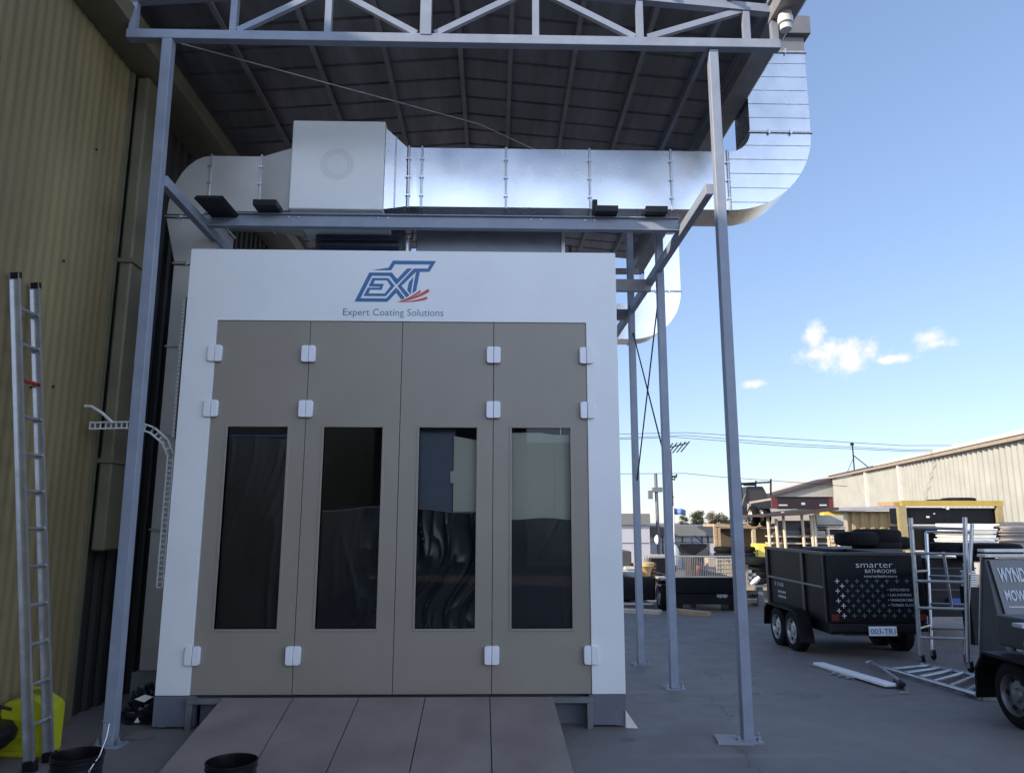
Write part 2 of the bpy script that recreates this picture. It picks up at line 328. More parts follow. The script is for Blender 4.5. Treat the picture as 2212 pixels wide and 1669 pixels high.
b = MB(); b.lathe([(.06,6.27),(.06,6.2),(.068,6.2),(.068,6.14),(.05,6.13),(.05,6.08),(0,6.08)], (2.62,5.98,0), 'Z', 20); b.build('gutter_outlet', PVC, cy)
# side beams and collar beam
def sb(name, p, q, w_=.07, h_=.10, m=STEEL): b = MB(); b.bar(p, q, w_, h_); return b.build(name, m, cy, bev=.004)
sb('side_beam', (1.91,6.17,4.62), (1.81,12.5,4.45)); sb('side_beam', (-2.93,6.14,4.62), (-3.0,12.5,4.5))
b = MB(); b.box(-2.93,1.86,7.10,7.15,4.60,4.73); b.box(-2.93,1.86,7.07,7.15,4.595,4.605); b.box(-2.93,1.86,7.07,7.15,4.725,4.735); b.build('collar_beam', STEEL, cy)
b = MB()
for x in (-2.1,-2.0,-1.2,-1.1,.35,.45,.9,1.0): b.lathe([(0,-.012),(.01,-.01),(.012,0)], (x,7.098,4.70), 'Y', 8)
b.build('beam_bolts', GALVD, cy)
sb('collar_beam', (-2.9,8.6,4.50), (1.88,8.6,4.50), .06, .15, STEELD); sb('collar_beam', (-2.9,9.9,4.50), (1.82,9.9,4.50), .06, .15, STEELD)
b = MB(); b.tube([(-2.86,6.1,5.93),(-.2,7.5,5.98),(2.2,9.6,6.0)], .006, 6); b.build('brace_rod', GALVD, cy)
b = MB(); b.tube([(1.90,8.22,4.35),(1.86,9.70,2.2)], .009, 6); b.build('brace_rod', BLACKP, cy)
b = MB(); b.tube([(1.86,9.70,4.2),(1.90,8.22,2.35)], .009, 6); b.build('brace_rod', BLACKP, cy)
# brackets standing on the side beams and collar
b = MB(); b.prism([(-2.87,6.65,4.69),(-2.62,6.65,4.69),(-2.60,6.65,4.72),(-2.85,6.65,4.72)],(0,.62,0)); b.build('beam_bracket', BLACKP, cy)
b = MB(); b.box(-2.40,-2.17,6.90,7.12,4.74,4.80); b.build('beam_bracket', BLACKP, cy)
b = MB(); b.box(.98,1.03,7.08,7.14,4.74,4.92); b.build('beam_bracket', BLACKP, cy)
b = MB(); b.box(1.0,1.22,6.95,7.18,4.74,4.80); b.build('beam_bracket', BLACKP, cy)
b = MB(); b.box(1.50,1.72,6.95,7.18,4.74,4.80); b.build('beam_bracket', BLACKP, cy)

# ------------------------------------------------------------------ spray booth
BX0, BX1, BY, BZ0, BZ1 = -2.81, 1.11, 6.55, .26, 4.15
DX0, DX1, DZ0, DZ1 = -2.525, .826, .262, 3.475
bt = thing('spray_booth', 'white walk-in spray booth with four tall taupe windowed doors', 'spray booth', (-.85, BY, 0))
b = MB(); T = .06
b.prism([(x,BY,z) for x, z in ((BX0,BZ0),(DX0,BZ0),(DX0,DZ1),(DX1,DZ1),(DX1,BZ0),(BX1,BZ0),(BX1,BZ1),(BX0,BZ1))],(0,T,0))
b.build('front_panel', WHITE, bt, bev=.003)
b = MB(); b.box(BX0+.02,BX0+.08,BY+T+.002,11.6,0,BZ1-.02); b.build('side_wall', WHITE, bt)
b = MB(); b.box(BX1-.08,BX1-.02,BY+T+.002,11.6,0,BZ1-.02); b.build('side_wall', WHITE, bt)
b = MB(); b.box(BX0+.09,BX1-.09,11.5,11.58,0,BZ1-.03); b.build('rear_wall', WHITE, bt)
b = MB(); b.box(BX0+.085,BX1-.085,BY+T+.003,11.49,BZ1-.09,BZ1-.03); b.build('roof_panel', WHITE, bt)
b = MB(); b.box(BX0+.085,BX1-.085,BY+.1,11.49,.18,.24); b.build('floor_panel', DKGREY, bt)
b = MB(); b.box(BX0,BX0+.34,BY-.004,BY+.05,.02,BZ0-.004); b.box(BX1-.31,BX1,BY-.004,BY+.05,.02,BZ0-.004); b.box(BX0+.34,BX1-.31,BY+.12,BY+.15,.0,BZ0-.01); b.build('plinth', PLINTH, bt)
for sx, xa, xb in ((-1,DX0,DX0+.36),(1,DX1-.36,DX1)):
    b = MB(); b.box(xa,xb,BY-.07,BY-.006,.205,.245); xx = xa if sx < 0 else xb-.05; b.box(xx,xx+.05,BY-.06,BY-.008,.0,.204); b.build('support_frame', MIDG, bt, bev=.003)
wins = [(-2.365,-1.840),(-1.518,-1.002),(-.675,-.165),(.148,.668)]; WZ0, WZ1 = .787, 2.505
dxs = [DX0,-1.684,-.849,-.018,DX1]
filmtop = [2.44,1.80,1.80,1.73]
for i in range(4):
    xa, xb = dxs[i]+.003, dxs[i+1]-.003; wa, wb = wins[i]; ya, yb = BY+.012, BY+.052
    b = MB(); b.box(xa,wa,ya,yb,DZ0,DZ1-.004); b.box(wb,xb,ya,yb,DZ0,DZ1-.004); b.box(wa,wb,ya,yb,DZ0,WZ0); b.box(wa,wb,ya,yb,WZ1,DZ1-.004)
    door = b.build('door', TAUPE, bt)
    b = MB(); q = .022; yf = BY+.006
    b.box(wa-q,wa,yf,yb+.002,WZ0-q,WZ1+q); b.box(wb,wb+q,yf,yb+.002,WZ0-q,WZ1+q); b.box(wa,wb,yf,yb+.002,WZ0-q,WZ0); b.box(wa,wb,yf,yb+.002,WZ1,WZ1+q)
    b.build('window_frame', TAUPE, door, bev=.003)
    b = MB(); b.add([(wa,BY+.035,WZ0),(wb,BY+.035,WZ0),(wb,BY+.035,WZ1),(wa,BY+.035,WZ1)],[(0,1,2,3)]); b.build('window_pane', GLASS, door)
    # wrinkled film hanging behind the pane
    b = MB(); nx, nz = 46, 90; zt = filmtop[i]; sd = i*3.7
    for a in range(nz+1):
        for c in range(nx+1):
            u = c/nx; v = a/nz; x = wa-.02+(wb-wa+.04)*u; z = WZ0-.02+(zt-WZ0)*v
            amp = (.10,.35,.8,.12)[i]; cr = u+(.35*(1-v)+.12*sin(5*v+sd))*(1 if i != 2 else sin(3*v+1)*1.2)
            n_ = mnoise.noise((cr*2.6+sd, v*1.1+cr*.8, sd)); n2_ = mnoise.noise((cr*7+sd, v*2.0-cr*2, sd+5))
            side = (.15+1.2*max(0,u-.45)) if i in (0,1,3) else 1
            dy = side*((.02,.02,.024,.006)[i]*max(0,1-abs(n_)*3.2)**2+(.007,.008,.010,.003)[i]*max(0,1-abs(n2_)*3)**2)
            if a == nz: z += .012*sin(u*5+sd)+.02*(u if i in (1,) else -u*.6)
            b.v.append(Vector((x, BY+.075-dy, z)))
    for a in range(nz):
        for c in range(nx): k = a*(nx+1)+c; b.f.append((k,k+1,k+nx+2,k+nx+1))
    b.build('plastic_film', FILM, door)
    if i in (1,2):
        hm = MB(); k0 = nz*(nx+1); hm.tube([b.v[k0+c]+Vector((0,-.004,0)) for c in range(0,nx+1,3)],.0035,5); hm.build('film_edge_glint', mat('edge_glint_grey',(.3,.3,.32),.5), door)  # pale strip put along the film's top edge as its highlight
    if i == 0:
        b = MB(); b.box(wa,wb,BY+.056,BY+.06,2.425,2.437); b.build('blue_tape', BLUEB, door)
    if i == 2:
        b = MB(); b.prism([(-.37,BY+.10,1.70),(-.15,BY+.10,1.62),(-.15,BY+.10,2.40),(-.37,BY+.10,2.44)],(0,.01,0)); b.prism([(-.40,BY+.10,2.02),(-.37,BY+.10,2.02),(-.37,BY+.10,2.13),(-.40,BY+.10,2.12)],(0,.01,0)); b.build('pane_stand_in', BEIGE, door)  # added board stands in for the beige reflected in the glass
        b = MB(); b.box(wa-.02,-.36,BY+.13,BY+.135,1.6,2.53); b.build('pane_stand_in', mat('stand_in_grey',(.13,.15,.2),.6), door, label='grey stand-in board added behind the pane')  # grey board added to tone the rest of this pane
    if i == 3:
        b = MB(); b.prism([(wa-.02,BY+.10,1.60),(.53,BY+.10,1.60),(.53,BY+.10,2.455),(.40,BY+.10,2.475),(wa-.02,BY+.10,2.47)],(0,.01,0)); b.build('pane_stand_in', BEIGE, door)  # boards added here too for the beige reflection
        b = MB(); b.box(.532,wb+.03,BY+.105,BY+.115,1.60,2.455); b.build('pane_stand_in', BEIGE, door)
# hinge covers: rounded, split by a seam
for hz in (3.165,2.665,.575):
    for j, hx in enumerate((DX0+.005,-1.684,-.018,DX1-.003)):
        for s in (-1,1):
            b = MB(); wd = .063; x0 = hx+.0015*s; x1 = hx+wd*s; h = .076; pts = []; r = .018
            pts = [(x0,-h),(x1-r*s,-h),(x1-.3*r*s,-h+.3*r),(x1,-h+r),(x1,h-r),(x1-.3*r*s,h-.3*r),(x1-r*s,h),(x0,h)]
            b.prism([(x,BY-.028,hz+z) for x, z in pts],(0,.038,0)); b.build('hinge_cover', OFFW if not (j in (0,) and s < 0) and not (j == 3 and s > 0) else WHITE, bt, bev=.005)
# logo
def lg(px, py): return Vector((-1.512+px*.000577, BY-.003, 4.163-py*.000613))
logo_polys = [[(640,332),(900,290),(965,178),(1655,178),(1622,234),(1000,234),(942,330)],
 [(1622,234),(1555,348),(1400,348),(1330,345),(1300,300),(1525,298),(1560,234)],
 [(1340,349),(1400,349),(1350,645),(1288,690),(1312,520)],
 [(595,368),(958,368),(1008,430),(940,440),(920,418),(640,418),(470,770),(880,770),(1030,600),(1034,680),(900,822),(380,822)],
 [(1012,432),(1045,465),(1195,300),(1278,300),(1032,556),(940,440)],
 [(1300,304),(1340,350),(1115,575),(1245,715),(1195,755),(1052,575)],
 [(1036,602),(1172,758),(1150,780),(1110,780),(1036,684)],
 [(650,455),(905,455),(1008,575),(870,735),(520,735),(580,605),(770,605),(775,585),(590,585)],
 [(1300,432),(1262,708),(1205,635),(1230,515)]]
lo = MB()
for k, poly in enumerate(logo_polys):
    if k == 7: poly = [(650,455),(905,455),(1008,575),(870,735),(520,735),(580,605),(770,605),(775,590),(592,585)]
    lo.prism([lg(*p) for p in poly],(0,.002,0))
lob = lo.build('logo', BLUE, bt, smooth=False)
# light inner cuts of the E, laid just proud of the blue
b = MB()
for poly in ([(692,494),(880,494),(940,580),(850,697),(597,697),(620,642),(800,642),(835,545),(668,545)],):
    b.prism([lg(*p)-Vector((0,.0025,0)) for p in poly],(0,.002,0))
b.build('logo_inlay', WHITE, lob, smooth=False)
b = MB()
for (ctrl, wd) in (([(1040,824),(1180,800),(1320,730),(1420,648)],17),([(1070,824),(1240,795),(1420,725),(1552,635)],26),([(1100,824),(1260,820),(1400,800),(1530,755)],20)):
    L1 = []; L2 = []
    for i in range(15):
        t = i/14; p = [sum(c_*v[k] for c_, v in zip(((1-t)**3,3*t*(1-t)**2,3*t*t*(1-t),t**3),ctrl)) for k in (0,1)]
        q = [sum(c_*v[k] for c_, v in zip(((1-t-.01)**3,3*(t+.01)*(1-t-.01)**2,3*(t+.01)**2*(1-t-.01),(t+.01)**3),ctrl)) for k in (0,1)]
        dx, dy = q[0]-p[0], q[1]-p[1]; l_ = math.hypot(dx,dy); e = wd*(t**.8)*(1 if t < .93 else .75)
        L1.append((p[0]-dy/l_*e, p[1]+dx/l_*e)); L2.append((p[0]+dy/l_*e, p[1]-dx/l_*e))
    for i in range(14): b.prism([lg(*L1[i]),lg(*L1[i+1]),lg(*L2[i+1]),lg(*L2[i])],(0,.002,0))
b.build('logo', RED, bt, smooth=False, label='red brush strokes of the logo')
text('Expert Coating Solutions','lettering',TXTB,bt,(-1.392,BY-.0005,3.528),.912,.068,off=-.004)
# roof plant
pl = thing('roof_plant', 'dark blue louvred air unit lying on the booth roof under the collar beam', 'air unit', (-1.4,8.2,4.16))
b = MB(); b.box(-2.05,-1.05,8.0,9.1,4.16,4.98); b.build('casing', DKGREY, pl, bev=.01)
b = MB()
for i in range(7): b.prism([(-2.0,7.99,4.24+i*.1),(-2.0,7.93,4.20+i*.1),(-2.0,7.94,4.19+i*.1),(-2.0,7.995,4.225+i*.1)],(.9,0,0))
b.build('louvre', NAVY, pl)
pl = thing('plenum_box', 'grey sheet metal plenum box on the booth roof beside the louvred unit', 'air plenum', (.1,8.4,4.16))
b = MB(); b.box(-.92,.78,8.1,9.3,4.30,5.1); b.build('casing', mat('plenum_grey',(.2,.21,.24),.4,metal=.5), pl, bev=.01)
b = MB(); b.box(.75,.79,8.07,8.1,4.28,5.1); b.box(-.95,.79,8.07,8.1,4.28,4.31); b.build('casing_edge', GALVD, pl)
fl = thing('flood_light', 'small cylindrical bulkhead lamp hanging under the collar beam', 'lamp', (-.93,7.3,4.3))
b = MB(); b.lathe([(0,4.30),(.045,4.30),(.05,4.34),(.05,4.40),(.03,4.42),(.03,4.6),(0,4.6)],(-.93,7.35,0),'Z',16); b.build('lamp_body', GALVD, fl)
b = MB(); b.tube([(-.93,7.35,4.6),(-.88,7.32,4.56),(-.85,7.2,4.66)],.008,6); b.build('lamp_cable', BLACKP, fl)

# ------------------------------------------------------------------ ramp
rp = thing('loading_ramp', 'grey steel plate ramp in five panels rising to the booth doors', 'ramp', (-.85,5.5,0))
tx = [-2.236,-1.653,-1.112,-.566,-.033,.495]; bx = [-2.23,-1.62,-1.116,-.56,-.008,.545]
YB = 5.30; YL = 5.14
for i in range(5):
    e = .004
    b = MB(); b.add([(tx[i]+e,6.50,.252),(tx[i+1]-e,6.50,.252),(bx[i+1]-e,YB,.03),(bx[i]+e,YB,.03),(tx[i]+e,6.50,.240),(tx[i+1]-e,6.50,.240),(bx[i+1]-e,YB,.018),(bx[i]+e,YB,.018)],
      [(0,1,2,3),(4,7,6,5),(0,4,5,1),(1,5,6,2),(2,6,7,3),(3,7,4,0)])
    b.add([(bx[i]+e,YB-.002,.03),(bx[i+1]-e,YB-.002,.03),(bx[i+1]-e,YL,.004),(bx[i]+e,YL,.004),(bx[i]+e,YB-.002,.018),(bx[i+1]-e,YB-.002,.018)],[(0,1,2,3),(4,5,1,0)])
    b.build('ramp_panel', RAMP, rp)
b = MB()
for x in (-2.1,-1.3,-.5,.35): b.prism([(x,6.48,.235),(x,6.48,0),(x,5.5,0),(x,5.5,.05)],(.02,0,0))
b.build('ramp_rib', MIDG, rp)
# white off-cut wedge by the booth corner
b = MB(); p = G(1352,1571); b.prism([(p.x,p.y,0),(p.x+.10,p.y-.02,0),(p.x,p.y,.14)],(0,.02,0)); tag(b.build('metal_offcut', WSHEET), 'white triangular sheet off-cut against the right booth corner', 'sheet off-cut')
b = MB(); b.prism([(1.73,6.05,.0),(2.0,6.02,.0),(2.05,6.24,.0),(1.76,6.27,.0)],(0,0,.02)); tag(b.build('timber_board', mat('weathered_board',(.3,.3,.32),.7)), 'flat grey board lying beside the front right canopy post base', 'board')
b = MB(); b.box(1.99,2.16,6.0,6.18,.0,.0105); 

# ------------------------------------------------------------------ main duct
def rectloop(c, a, b_): return [c-a-b_, c+a-b_, c+a+b_, c-a+b_]
def duct_sweep(sections):                         # sections: lists of 4 points
    m = MB(); k = len(sections)
    for s_ in sections: m.v += [Vector(p) for p in s_]
    for i in range(k-1):
        for j in range(4): m.f.append((i*4+j,i*4+(j+1)%4,(i+1)*4+(j+1)%4,(i+1)*4+j))
    m.f += [(0,1,2,3),tuple((k-1)*4+j for j in (3,2,1,0))]; return m
Ya, Yb_ = 7.40, 7.86; za, zb = 4.965, 5.635
du = thing('exhaust_duct', 'long shiny galvanised duct with white fan box rising past the canopy gutter', 'duct', (0,7.6,5))
segs = [-.94,-.80,.10,1.00,1.88,2.50]
def segbox(x0, x1):
    m = MB(); nx = 14; nz = 8; x0 += .004; x1 -= .004
    for a in range(nz+1):
        for c in range(nx+1):
            u, v = c/nx, a/nz; bul = .006*sin(pi*u)*sin(pi*v)
            m.v.append(Vector((x0+(x1-x0)*u, Ya-bul, za+(zb-za)*v)))
    for a in range(nz):
        for c in range(nx): k = a*(nx+1)+c; m.f.append((k,k+1,k+nx+2,k+nx+1))
    m.add([(x0,Ya,za),(x1,Ya,za),(x1,Ya,zb),(x0,Ya,zb),(x0,Yb_,za),(x1,Yb_,za),(x1,Yb_,zb),(x0,Yb_,zb)],[(4,7,6,5),(0,4,5,1),(2,6,7,3),(0,3,7,4),(1,5,6,2)])
    return m
for i in range(5): segbox(segs[i],segs[i+1]).build('duct_section', GALV, du)
def flangeV(x, y0, y1, z0, z1, par=du):
    m = MB(); e = .016
    m.box(x-.011,x+.011,y0-e,y0,z0-e,z1+e); m.box(x-.011,x+.011,y0,y1,z1,z1+e); m.box(x-.011,x+.011,y0,y1,z0-e,z0); m.box(x-.011,x+.011,y1,y1+e,z0-e,z1+e)
    f = m.build('flange', GALVD, par, bev=.003)
    for k in range(3):
        zz = z0+(z1-z0)*(.18+.31*k); m = MB(); m.box(x-.024,x+.020,y0-e-.010,y0-e+.002,zz-.007,zz+.007); m.build('flange_clip', GALV, f)
for x in segs: flangeV(x,Ya,Yb_,za,zb)
# elbow and riser, joined by one bend
cx, cz = 2.52, 5.88; ri = cz-zb; ro = cz-za
sec = []
NB = 18
for k in range(NB+1):
    a = -pi/2+pi/2*k/NB; ci, si = cos(a), sin(a)
    pi_ = (cx+ri*ci, cz+ri*si); po = (cx+ro*ci, cz+ro*si)
    sec.append([(pi_[0],Ya,pi_[1]),(po[0],Ya,po[1]),(po[0],Yb_,po[1]),(pi_[0],Yb_,pi_[1])])
duct_sweep(sec).build('elbow', GALV, du)
m = MB(); e = .004
for k in range(1,6):
    z = cz-.165*k
    x_o = cx+sqrt(max(0,ro*ro-(cz-z)**2)); x_i = cx+(sqrt(ri*ri-(cz-z)**2) if cz-z < ri else 0)
    if x_o-x_i > .05: m.box(x_i,x_o-.004,Ya-.005,Ya,z-.0035,z+.0035)
m.build('elbow_seam', GALVD, du)
xr0, xr1 = cx+ri, cx+ro
def flangeH(z, x0, x1, y0, y1, par=du):
    m = MB(); e = .018
    m.box(x0-e,x1+e,y0-e,y0,z-.011,z+.011); m.box(x0-e,x1+e,y1,y1+e,z-.011,z+.011); m.box(x0-e,x0,y0,y1,z-.011,z+.011); m.box(x1,x1+e,y0,y1,z-.011,z+.011)
    f = m.build('flange', GALVD, par, bev=.003)
    for k in range(2):
        xx = x0+(x1-x0)*(.3+.36*k); m = MB(); m.box(xx-.01,xx+.01,y0-e-.014,y0-e+.002,z-.028,z+.028); m.build('flange_clip', GALV, f)
m = MB(); zz = [cz+.004+i*.165 for i in range(7)]
m.box(xr0,xr1,Ya,Yb_,cz+.004,6.83); m.build('riser', GALV, du)
m = MB()
for z in [cz+.165*i for i in range(1,6)]: m.box(xr0,xr1,Ya-.005,Ya,z-.0035,z+.0035)
m.build('riser_seam', GALVD, du)
flangeH(cz-.01,xr0,xr1,Ya,Yb_); flangeH(6.84,xr0,xr1,Ya,Yb_)
m = MB(); m.box(xr0,xr1,Ya,Yb_,6.86,7.06); m.build('riser_collar', MIDG, du)
m = MB(); m.box(xr0-.35,xr1+.06,Ya-.06,Yb_+.06,7.04,7.26); m.build('cowl', MIDG, du, bev=.006)
# fan box
fb = MB(); fb.box(-2.17,-1.19,7.30,8.25,4.88,5.88); fbo = fb.build('fan_box', WHITE, du, bev=.012)
m = MB(); cxx, czz = -1.685, 5.38
for r in (.02,.05,.08,.11,.125,.14,.155,.17):
    n = max(6,int(2*pi*r/.017))
    for k in range(n):
        a = 2*pi*k/n; m.lathe([(0,-.0015),(.0034,-.0015),(.0034,0)],(cxx+r*cos(a),7.2995,czz+r*sin(a)),'Y',5)
m.build('vent_holes', mat('vent_hole_dark',(.16,.16,.2),.8), fbo)
def trans(x0, s0, x1, s1, mt=GALV, nm='transition'):
    (y0,y1,z0,z1) = s0; (a0,a1,c0,c1) = s1
    duct_sweep([[(x0,y0,z0),(x0,y1,z0),(x0,y1,z1),(x0,y0,z1)],[(x1,a0,c0),(x1,a1,c0),(x1,a1,c1),(x1,a0,c1)]]).build(nm, mt, du, smooth=False)
trans(-1.186,(7.33,8.2,4.90,5.82),-.962,(Ya,Yb_,za,zb))
m = MB(); m.bar((-1.075,7.355,4.94),(-1.075,7.355,5.73),.012,.012); m.build('transition_seam', GALVD, du)
DULL = mat('dull_duct_sheet', (.50,.49,.47), .42, metal=.55, ns=3, na=.08, bump=.05, bs=3)
trans(-2.174,(7.34,8.1,4.88,5.58),-2.49,(7.38,7.95,4.88,5.50),DULL)
m = MB(); m.box(-3.02,-2.50,7.38,7.95,4.88,5.50); m.build('duct_section', DULL, du)
flangeV(-2.50,7.38,7.95,4.88,5.50); flangeV(-3.03,7.38,7.95,4.88,5.50)
sec = []; cx2, cz2 = -3.03, 4.84
for k in range(9):
    a = pi/2+pi/2*k/8; ro2 = .66*1.0; rox = .42; ri2 = .04
    sec.append([(cx2+ri2*cos(a),7.38,cz2+ri2*sin(a)),(cx2+rox*cos(a),7.38,cz2+ro2*sin(a)),(cx2+rox*cos(a),7.95,cz2+ro2*sin(a)),(cx2+ri2*cos(a),7.95,cz2+ri2*sin(a))])
duct_sweep(sec).build('elbow', DULL, du)
flangeH(4.81,-3.45,-2.95,7.38,7.95)
duct_sweep([[(-3.45,7.38,4.79),(-2.95,7.38,4.79),(-2.95,7.95,4.79),(-3.45,7.95,4.79)],[(-3.33,7.38,4.32),(-2.90,7.38,4.32),(-2.90,7.8,4.32),(-3.33,7.8,4.32)]]).build('transition', DULL, du)
flangeH(4.30,-3.33,-2.86,7.38,7.8)
zs = [4.28,3.42,2.52,1.6,.30]
for i in range(4):
    m = MB(); m.box(-3.33,-2.86,7.38,7.8,zs[i+1]+.002,zs[i]-.002); m.build('drop_duct', DULL, du)
    if i < 3: flangeH(zs[i+1],-3.33,-2.86,7.38,7.8)
m = MB(); m.box(-3.36,-2.84,7.3,7.9,gz(7.6),.298); m.build('duct_foot', MIDG, du)
# second duct further back
d2 = thing('exhaust_duct', 'second galvanised duct elbow further back behind the canopy posts', 'duct', (0,13.2,5))
dy = 5.75
m = MB(); m.box(.6,2.5,Ya+dy,Yb_+dy,za,zb); m.build('duct_section', GALV, d2)
sec = []
for k in range(NB+1):
    a = -pi/2+pi/2*k/NB; ci, si = cos(a), sin(a)
    sec.append([(cx+ri*ci,Ya+dy,cz+ri*si),(cx+ro*ci,Ya+dy,cz+ro*si),(cx+ro*ci,Yb_+dy,cz+ro*si),(cx+ri*ci,Yb_+dy,cz+ri*si)])
duct_sweep(sec).build('elbow', GALV, d2)
m = MB(); m.box(xr0,xr1,Ya+dy,Yb_+dy,cz+.02,7.0); m.build('riser', GALV, d2)
flangeH(cz,xr0,xr1,Ya+dy,Yb_+dy,d2); flangeV(2.5,Ya+dy,Yb_+dy,za,zb,d2)
m = MB(); m.box(xr0-.2,xr1-.1,Ya-.02+dy,Yb_+.06+dy,7.0,7.26); m.build('cowl', MIDG, d2)

# ------------------------------------------------------------------ cable trays
def tray(name, label, pts, wd, par=None):
    t = thing(name, label, 'cable tray', pts[0])
    for i in range(len(pts)-1):
        p, q = Vector(pts[i]), Vector(pts[i+1]); d = (q-p).normalized(); m = MB(); s_ = d.cross(Vector((0,1,0))).normalized()*wd/2
        m.bar(p+s_, q+s_, .012, .03, (0,1,0)); m.bar(p-s_, q-s_, .012, .03, (0,1,0))
        n = int((q-p).length/.045)
        for k in range(n+1): c = p+(q-p)*(k/max(1,n)); m.bar(c-s_, c+s_, .012, .004, (0,1,0))
        m.build('tray_length', PVC, t)
    return t
tray('cable_tray','white slotted cable tray bridging from the olive wall to the booth side',[(-3.54,6.5,2.50),(-3.13,6.5,2.51),(-3.02,6.55,2.47),(-2.93,6.62,2.38),(-2.885,6.66,2.26)],.055)
tray('cable_tray','white slotted cable tray running down behind the booth left edge',[(-2.885,6.66,2.26),(-2.885,6.66,1.12)],.05)
t = thing('cable_chain','perforated cable strip climbing the upper left side of the booth','cable strip',(-2.87,6.7,2.4))
m = MB()
for k in range(34): z = 2.42+k*.038; m.box(-2.892,-2.872,6.655,6.665,z,z+.020)
m.build('strip_links', PVC, t)
m = MB(); m.box(-2.868,-2.862,6.65,6.67,2.4,3.72); m.build('strip_back', MIDG, t)
m = MB(); m.tube([(-3.56,6.42,2.66),(-3.50,6.42,2.66),(-3.40,6.42,2.60),(-3.32,6.45,2.52)],.012,8); tag(m.build('cable', PVC),'short curved white cable dropping from the olive wall onto the tray','cable')

# ------------------------------------------------------------------ ladder on the left wall
ld = thing('ladder','aluminium ladder leaning on the olive wall in front of the yellow can','ladder',(-3.19,5.65,0))
fa, ta = Vector((-3.19,5.52,.03)), at(34,590,X=-3.555); fb_, tb = Vector((-3.19,5.78,.03)), at(77,612,X=-3.555)
fa = at(65,1652,Z=.04); fb_ = at(107,1632,Z=.04)
for p, q in ((fa,ta),(fb_,tb)):
    m = MB(); d = (q-p).normalized(); sx = d.cross(Vector((0,1,0))).normalized()
    m.bar(p,q,.065,.004,(0,1,0))
    for s in (-1,1): m.bar(p+sx*.0325*s+Vector((0,-.012,0)),q+sx*.0325*s+Vector((0,-.012,0)),.004,.026,(0,1,0))
    m.build('stile', ALU, ld)
    m = MB(); m.bar(p-d*.045,p+d*.03,.085,.05,(0,1,0)); m.build('foot', BLACKP, ld, bev=.004)
    m = MB(); m.bar(q-d*.04,q+d*.003,.07,.032,(0,1,0)); m.build('end_cap', BLACKP, ld)
for k in range(12):
    t_ = (k+.95)/12.9; p = fa.lerp(ta,t_); q = fb_.lerp(tb,t_); m = MB(); m.tube([p,q],.014,10); m.build('rung', REDG if k == 9 else ALU, ld, label='red rung' if k == 9 else None)
# yellow jerrycan
jc = thing('jerrycan','yellow plastic jerrycan standing on the ground behind the ladder','jerrycan',(-3.38,6.1,0))
prof = [(-.17,0),(.17,0),(.17,.33),(.15,.36),(.09,.40),(.06,.42),(-.02,.42),(-.06,.39),(-.12,.39),(-.165,.35),(-.17,.30),(-.145,.22),(-.145,.16),(-.17,.12)]
m = MB(); m.prism([(-3.42+x*1.05,5.80,z) for x, z in prof],(0,.22,0)); m.build('body', YEL, jc, bev=.018)
m = MB(); m.box(-3.54,-3.30,5.792,5.80,.05,.09); m.box(-3.54,-3.30,5.792,5.80,.13,.16); m.build('rib', YEL, jc, bev=.006)
m = MB(); m.tube([(-3.48,5.9,.40),(-3.46,5.9,.46),(-3.37,5.9,.46),(-3.34,5.9,.41)],.014,8); m.build('handle', YEL, jc)
# dark hose reel at frame edge
hr = thing('hose_bag','dark rubber hose bundle at the left frame edge beside the yellow can','hose',(-3.5,5.6,0))
m = MB(); m.lathe([(.0,0),(.14,.0),(.19,.05),(.20,.10),(.17,.15),(.0,.16)],(-3.53,5.55,.14),'Z',24); m.build('hose_coil', BLACKP, hr)
m = MB(); m.tube([(-3.62,5.55,.46),(-3.5,5.5,.45),(-3.40,5.5,.42),(-3.34,5.52,.40)],.012,8); m.build('hose_end', BLACKP, hr)
m = MB(); m.lathe([(0,0),(.1,0),(.1,.14),(0,.14)],(-3.53,5.55,0),'Z',20); m.build('hose_stand', BLACKP, hr)
# buckets
def bucket(cx_, cy_, label, handle):
    k = thing('paint_bucket', label, 'bucket', (cx_,cy_,0), group='black paint buckets in front of the booth')
    m = MB(); m.lathe([(0,0),(.122,0),(.126,.02),(.142,.27),(.148,.275),(.148,.283),(.143,.285),(.149,.30),(.149,.312),(.141,.312),(.137,.28),(.122,.02),(0,.02)],(cx_,cy_,0),'Z',40); bd = m.build('pail', mat('gloss_black_pail',(.008,.008,.01),.2), k)
    m = MB(); m.lathe([(.1385,.05),(.14,.22),(.1405,.22),(.139,.05)],(cx_,cy_,0),'Z',40)
    m = MB(); 
    for z in (.235,.19): m.lathe([(.1395+z*.02-.003,z),(.1435+z*.02-.003,z+.004),(.1395+z*.02-.003,z+.008)],(cx_,cy_,0),'Z',40)
    m.build('pail_hoop', mat('worn_hoop',(.05,.05,.055),.3,metal=.6), k)
    a = radians(-75); m = MB()
    for zz, hh in ((.205,.03),): 
        px_, py_ = cx_+.143*cos(a), cy_+.143*sin(a); m.box(px_-.012,px_+.012,py_-.004,py_+.002,zz-.012,zz+.018)
    m.build('pail_sticker', PLATE, k)
    hp = (cx_+.115,cy_-.085,.235); m = MB()
    if handle: m.tube([hp,(cx_+.145,cy_-.03,.31),(cx_+.152,cy_+.02,.40),(cx_+.15,cy_+.04,.47),(cx_+.13,cy_+.05,.475),(cx_+.10,cy_+.05,.48)],.004,6)
    else: m.tube([hp]+[(cx_+.152*cos(t),cy_+.152*sin(t),.24-.06*sin((t+.6)/3.3*pi)) for t in [(-.6+.33*i) for i in range(10)]],.004,6)
    m.build('wire_handle', GALVD, k)
    m = MB(); m.lathe([(.014,-.006),(.014,.0),(.0,.004)],hp,'Y',12); m.build('handle_lug', GALVD, k)
bucket(-2.50,4.83,'black paint bucket with raised wire handle near the ladder foot',True)
